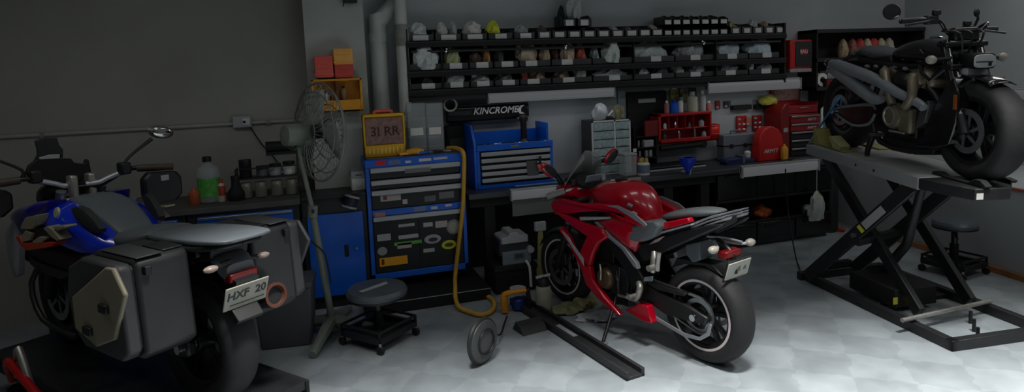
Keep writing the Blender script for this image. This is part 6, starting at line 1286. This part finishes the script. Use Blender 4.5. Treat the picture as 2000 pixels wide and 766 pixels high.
# handlebar
def bx(px,py,xp):
    o=FA.I@CAM; d=FA.I.to_3x3()@ray(px,py); t_=(xp-o.x)/d.x; return o+d*t_
TH=R(22); PV=Vector((.43,0,0))
def trn(v): return PV+Matrix.Rotation(-TH,3,'Z')@(Vector(v)-PV)
hbp=[trn(v) for v in ((.38,-.49,1.10),(.40,-.37,1.105),(.42,-.25,1.11),(.43,-.17,1.07),(.43,-.09,1.03),(.43,-.02,1.03))]
lp=[trn(v) for v in ((.43,.02,1.03),(.43,.09,1.03),(.43,.17,1.07),(.42,.25,1.11),(.40,.37,1.105),(.38,.49,1.10))]
MB().tube(hbp+lp,.0145,10,3).build('handlebar',mat('bar_black',(.10,.10,.105),.35,metal=.3),ab)
for s,P in ((1,hbp),(-1,lp[::-1])):
    q0,q1=P[0],P[2]; g_=MB().tube([P[0],P[1],P[1].lerp(P[2],.65)],[.021,.024,.022],12,2).build('grip',mat('grip_brown',(.24,.20,.17),.6,noise=.15),ab)
    MB().box((q1.x-.035,min(q1.y,q1.y+s*.06),q1.z-.03),(q1.x+.035,max(q1.y,q1.y+s*.06),q1.z+.045)).build('switch_gear',black,g_,bevel=.01)
    MB().tube([q1+Vector((.04,0,.0)),P[1]+Vector((.09,0,0)),P[0]+Vector((.08,0,-.01))],.010,8,3).build('lever',alu,g_)
    MB().tube([q1.lerp(P[3],.3),P[3].lerp(P[4],.5)+Vector((0,0,.012)),P[4]+Vector((0,0,.015)),P[5]+Vector((0,0,.012))],.017,10,3).build('bar_sleeve',mat('bar_silver',(.70,.71,.72),.35,metal=.4),g_)
    hg=MB().prism([(.0,-.12),(.0,-.03),(-.03,0),(-.20,.01),(-.24,-.02),(-.24,-.11),(-.19,-.15),(-.04,-.15)],-.03,.03).build('hand_guard',black,g_,bevel=.015)
    e=P[0]; hg.matrix_local=Matrix.Translation((e.x+.06,e.y-s*.02,e.z-.005))@(Matrix.Rotation(R(90),4,'Z') if s>0 else Matrix.Rotation(R(90),4,'Z')@Matrix.Scale(-1,4,(1,0,0)))
    if s>0: hg.matrix_local=Matrix.Translation((e.x+.03,e.y-.05,e.z-.03))@Matrix.Diagonal((1.15,1,1.25,1))@Matrix.Rotation(R(90),4,'Z')@Matrix.Scale(-1,4,(1,0,0))
    else: hg.matrix_local=Matrix.Translation((e.x+.06,e.y+.06,e.z-.05))@Matrix.Rotation(R(90),4,'Z')
    lens=MB().box((e.x-.015,e.y+s*.04,e.z-.08),(e.x-.003,e.y+s*.09,e.z-.045)).build('guard_lamp',lgrey,g_,bevel=.004)
    # mirrors
    if s>0: mp=bx(314,258,.32); mb0=hbp[2]+Vector((0,.02,.0)); me=bx(262,298,.33)
    else: mp=trn((.48,.56,1.33)); mb0=trn((.43,.28,1.12)); me=trn((.46,.40,1.24))
    st=MB().tube([mb0,mb0+Vector((0,0,.045)),me,mp.lerp(me,.35)],[.014,.009,.009,.013],8,3).build('mirror_stalk',black,ab)
    o=MB().ell((0,0,0),.02,.085,.042,20,10).build('mirror_shell',mat('mirror_grey',(.40,.40,.39),.3,metal=.4),st); o.matrix_local=Matrix.Translation(mp)@Matrix.Rotation(R(12)*(1 if s<0 else -1)*-1,4,'X')
    o=MB().ell((0,0,0),.006,.075,.034,20,8).build('mirror_glass',mat('mirror_glass',(.66,.66,.65),.06,metal=1),st); o.matrix_local=Matrix.Translation(mp+Vector((-.018,0,0)))@Matrix.Rotation(R(12)*(1 if s<0 else -1)*-1,4,'X')
for yy in (.05,-.05): MB().box((.40,yy-.022,.97),(.47,yy+.022,bx(118,352,.44).z+.02)).build('bar_clamp',alu,ab,bevel=.012)
MB().box((.40,-.13,.955),(.50,.13,.975)).build('top_yoke',alu,ab,bevel=.01)
for k in range(4): MB().tube([(.44,-.1+.06*k,.99),(.53,-.12+.07*k,1.02),(.55,-.05+.03*k,.90)],.007,6,4).build('control_cable',[black,lgrey][k%2],ab)
# seats, rack
MB().loft([(-.12,.80,.11,.025),(-.20,.80,.15,.05),(-.34,.81,.17,.055),(-.46,.83,.16,.05),(-.54,.86,.12,.025)],22,2.6).build('rider_seat',mat('seat_dark_grey',(.33,.35,.36),.65,noise=.08),ab,sub=1)
MB().loft([(-.44,.835,.08,.012),(-.50,.85,.13,.022),(-.72,.865,.165,.024),(-1.0,.885,.17,.02),(-1.17,.895,.14,.014),(-1.20,.895,.11,.008)],24,4).build('pillion_seat',agr,ab,sub=1)
mb=MB()
for s in (1,-1): mb.tube([(-.50,s*.12,.79),(-.62,s*.155,.83),(-.95,s*.155,.85),(-1.10,s*.11,.86),(-1.12,0,.86)],.014,10,4)
mb.box((-1.10,-.12,.845),(-.98,.12,.862)); mb.build('grab_rail',dsteel,ab,bevel=.004)
MB().loft([(-.45,.77,.12,.05),(-.75,.785,.14,.05),(-1.02,.81,.10,.04)],14,3).build('tail_cowl',blk,ab)
# panniers
pbody=mat('pannier_dark',(.155,.16,.165),.5,noise=.08,scale=10); ptop=mat('pannier_lit_top',(.23,.235,.24),.5,noise=.08)  # paler top colour has the overhead light painted in
for s in (1,-1):
    mid=[(-.98,.44),(-.955,.84),(-.93,.865),(-.60,.865),(-.44,.80),(-.40,.66),(-.44,.48),(-.55,.41),(-.93,.405)]
    p_=MB().prism(mid,s*.165,s*.405).build('pannier',pbody,ab,bevel=.02)
    lid=[(x*.985-.01,z) for x,z in mid]
    l_=MB().prism([(-.965,.46),(-.94,.83),(-.92,.85),(-.61,.85),(-.47,.79),(-.43,.66),(-.47,.49),(-.56,.425),(-.92,.42)],s*.41,s*.475).build('lid',ptop,p_,bevel=.02)
    MB().prism([(-.955,.47),(-.935,.82),(-.92,.835),(-.61,.835),(-.48,.78),(-.44,.66),(-.48,.5),(-.57,.435),(-.92,.43)],s*.404,s*.412).build('seal',black,p_)
    MB().box((-.955,s*.28,.866),(-.64,s*.40,.872)).build('top_plate',ptop,p_,bevel=.003)
    cov=FA.poly([(140,580),(183,542),(204,523),(219,525),(243,578),(223,665),(189,678),(147,640)],.49)
    MB().prism(cov,s*.47,s*.492).build('cover_plate',mat('pannier_beige',(.54,.51,.43),.45,noise=.05) if s>0 else ptop,p_,bevel=.008)
    for (px,py) in ((204,602),(173,645)):
        q=FA.p3(px,py,.495); o=MB().box((q.x-.035,s*.49,q.z-.022),(q.x+.035,s*.51,q.z+.018)).build('latch',black,p_,bevel=.006)
    MB().box((-.93,s*.175,.8655),(-.75,s*.27,.874)).build('carry_handle',black,p_,bevel=.004)
    MB().box((-.985,s*.35,.79),(-.955,s*.38,.83)).build('lock',black,p_,bevel=.004)
# rear light, fender, plate
MB().loft([(-.98,.79,.08,.03),(-1.05,.75,.085,.05),(-1.10,.715,.075,.05)],14,4).build('rear_fender',agr,ab)
q=FA.p3(470,537,0); MB().box((q.x-.03,-.075,q.z-.022),(q.x+.03,.075,q.z+.022)).build('tail_light',mat('tail_red',(0,0,0)),ab,bevel=.008)
q=FA.p3(481,574,0); pm2=Matrix.Translation((q.x,0,q.z))@Matrix.Rotation(R(-20),4,'Y')
pl_=MB().box((-.004,-.115,-.062),(.004,.115,.062)).build('number_plate',mat('plate_cream',(.60,.60,.55),.5),ab,bevel=.004); pl_.matrix_local=pm2
o=text('lettering','HXF  20',.060,Matrix(((0,0,-1,-.0055),(-1,0,0,0),(0,1,0,.012),(0,0,0,1))),black,pl_,.0006,0,.0012)
MB().box((-.006,-.10,-.038),(-.004,.085,-.034)).build('plate_line',black,pl_)
MB().box((.005,-.06,-.05),(.06,.06,.08)).build('plate_holder',blk,pl_)
for s,px,py in ((-1,515,497),(1,405,527)):
    q=FA.p3(px,py,.19*s); st=MB().tube([(q.x+.03,s*.06,q.z),(q.x,s*.16,q.z)],.012,8).build('signal_stalk',blk,ab); MB().ell((q.x-.01,s*.18,q.z),.022,.036,.016,14,8).build('turn_signal',mat('signal_pink',(.56,.50,.46),.35),st)
q=FA.p3(540,577,-.20)
m_=MB().tube([(-.35,-.20,.34),(-.6,-.205,.40),(q.x+.02,-.20,q.z)],[.05,.06,.062],18,3).build('silencer',dsteel,ab); MB().lathe([(.045,0),(.062,.0),(.064,.02),(.05,.022),(.04,-.01)],(q.x+.02,-.20,q.z),(-1,0,.1),22,False).build('silencer_tip',mat('copper_tip',(.42,.27,.22),.4,metal=.4),m_)
mb=MB(); 
for s in (1,-1): mb.prism([(-.05,.42),(-.05,.30),(-.5,.25),(-.84,.29),(-.84,.36),(-.5,.38)],s*.10,s*.15)
mb.build('swingarm',blk,ab,bevel=.012)
sideprism([(-.55,.62),(-.70,.70),(-1.0,.66),(-1.16,.50),(-1.13,.48),(-.98,.60),(-.72,.655)],-.07,.07,'hugger',blk,ab,False)
MB().cyl((-.78,-.17,.325),(-.78,.17,.325),.025,14).build('axle',chrome,ab)
mb=MB()
for yy in (.1,-.1): mb.tube([(.33,yy,.6),(.42,yy,.45),(.34,yy*.9,.22),(.0,yy*.6,.17),(-.3,-.14,.28)],.024,10,4)
mb.build('exhaust_header',dsteel,ab)
for s in (1,-1): MB().tube([(-.15,s*.18,.32),(-.16,s*.30,.32)],.016,10).build('foot_peg',alu,ab)
# low lift under it
t=thing('low_lift','low dark service lift with a red hoop under the blue touring motorcycle','lift',mw=FA.M@Matrix.Translation((0,0,-.285)))
MB().box((-1.05,-.36,.235),(1.05,.36,.284)).build('deck',dsteel,t,bevel=.004)
mb=MB(); mb.box((-1.06,.355,.20),(1.06,.375,.286)); mb.box((-1.06,-.375,.20),(1.06,-.355,.286)); mb.build('edge_rail',matte,t,bevel=.003)
mb=MB()
for s in (.3,-.3): mb.bar((-.95,s,.03),(.95,s,.03),.06,.06); mb.bar((-.85,s*.85,.05),(.8,s*.85,.2),.03,.06); mb.bar((.85,s*.7,.05),(-.8,s*.7,.2),.03,.06)
mb.bar((-.95,-.3,.03),(-.95,.3,.03),.06,.06); mb.bar((.95,-.3,.03),(.95,.3,.03),.06,.06); mb.build('base_frame',matte,t,bevel=.004)
MB().tube([(.45,.42,.30),(.30,.45,.50),(.12,.46,.22)],.02,10,4).build('hold_arm',alu,t); MB().tube([(.6,.40,.23),(.45,.46,.40),(.1,.48,.34),(-.15,.47,.24),(-.2,.40,.22)],.022,10,4).build('red_hoop',red,t)
# ------------------------------------------------------------------ light
W=bpy.data.worlds.new('world'); SC.world=W; W.use_nodes=True
W.node_tree.nodes['Background'].inputs['Color'].default_value=(.8,.88,1,1); W.node_tree.nodes['Background'].inputs['Strength'].default_value=.3
def area(name,loc,sx,sy,e,col=(1,.98,.95),rot=(0,0,0),spread=None):
    l=bpy.data.lights.new(name,'AREA'); l.shape='RECTANGLE'; l.size=sx; l.size_y=sy; l.energy=e; l.color=col
    if spread: l.spread=spread
    o=bpy.data.objects.new(name,l); COL.objects.link(o); o.location=loc; o.rotation_euler=rot; return o
for i,(x,y,e) in enumerate(CEIL): area('unseen_ceiling_light_%d'%i,(x,y,ZC-.05),1.5,.3,e,(1,.99,.97))  # unseen lamps; the one by the right wall is added to brighten it
for (x0,x1,y,z,e) in ((a_.x,b_.x,YS-.09,z_,LEDW) for a_,b_,z_ in ((Wy(952,189,YS),Wy(1200,181,YS),zt_led-.05),(Wy(1381,171,YS),Wy(1563,163,YS),zt2-.06))): area('led_strip_light',((x0+x1)/2,y,z),x1-x0,.03,e,(.92,.96,1.))
SC.view_settings.view_transform='Standard'; SC.view_settings.look='None'; SC.view_settings.gamma=1; SC.view_settings.use_curve_mapping=False
SC.view_settings.exposure=EXPO
SC.cycles.max_bounces=6
for i,(x,y,e) in enumerate(FRONT): area('added_floor_light_%d'%i,(x,y,ZC-.05),.6,.3,e,(1,.99,.97),(0,0,0),R(65))  # added lamps, there only to brighten the near floor
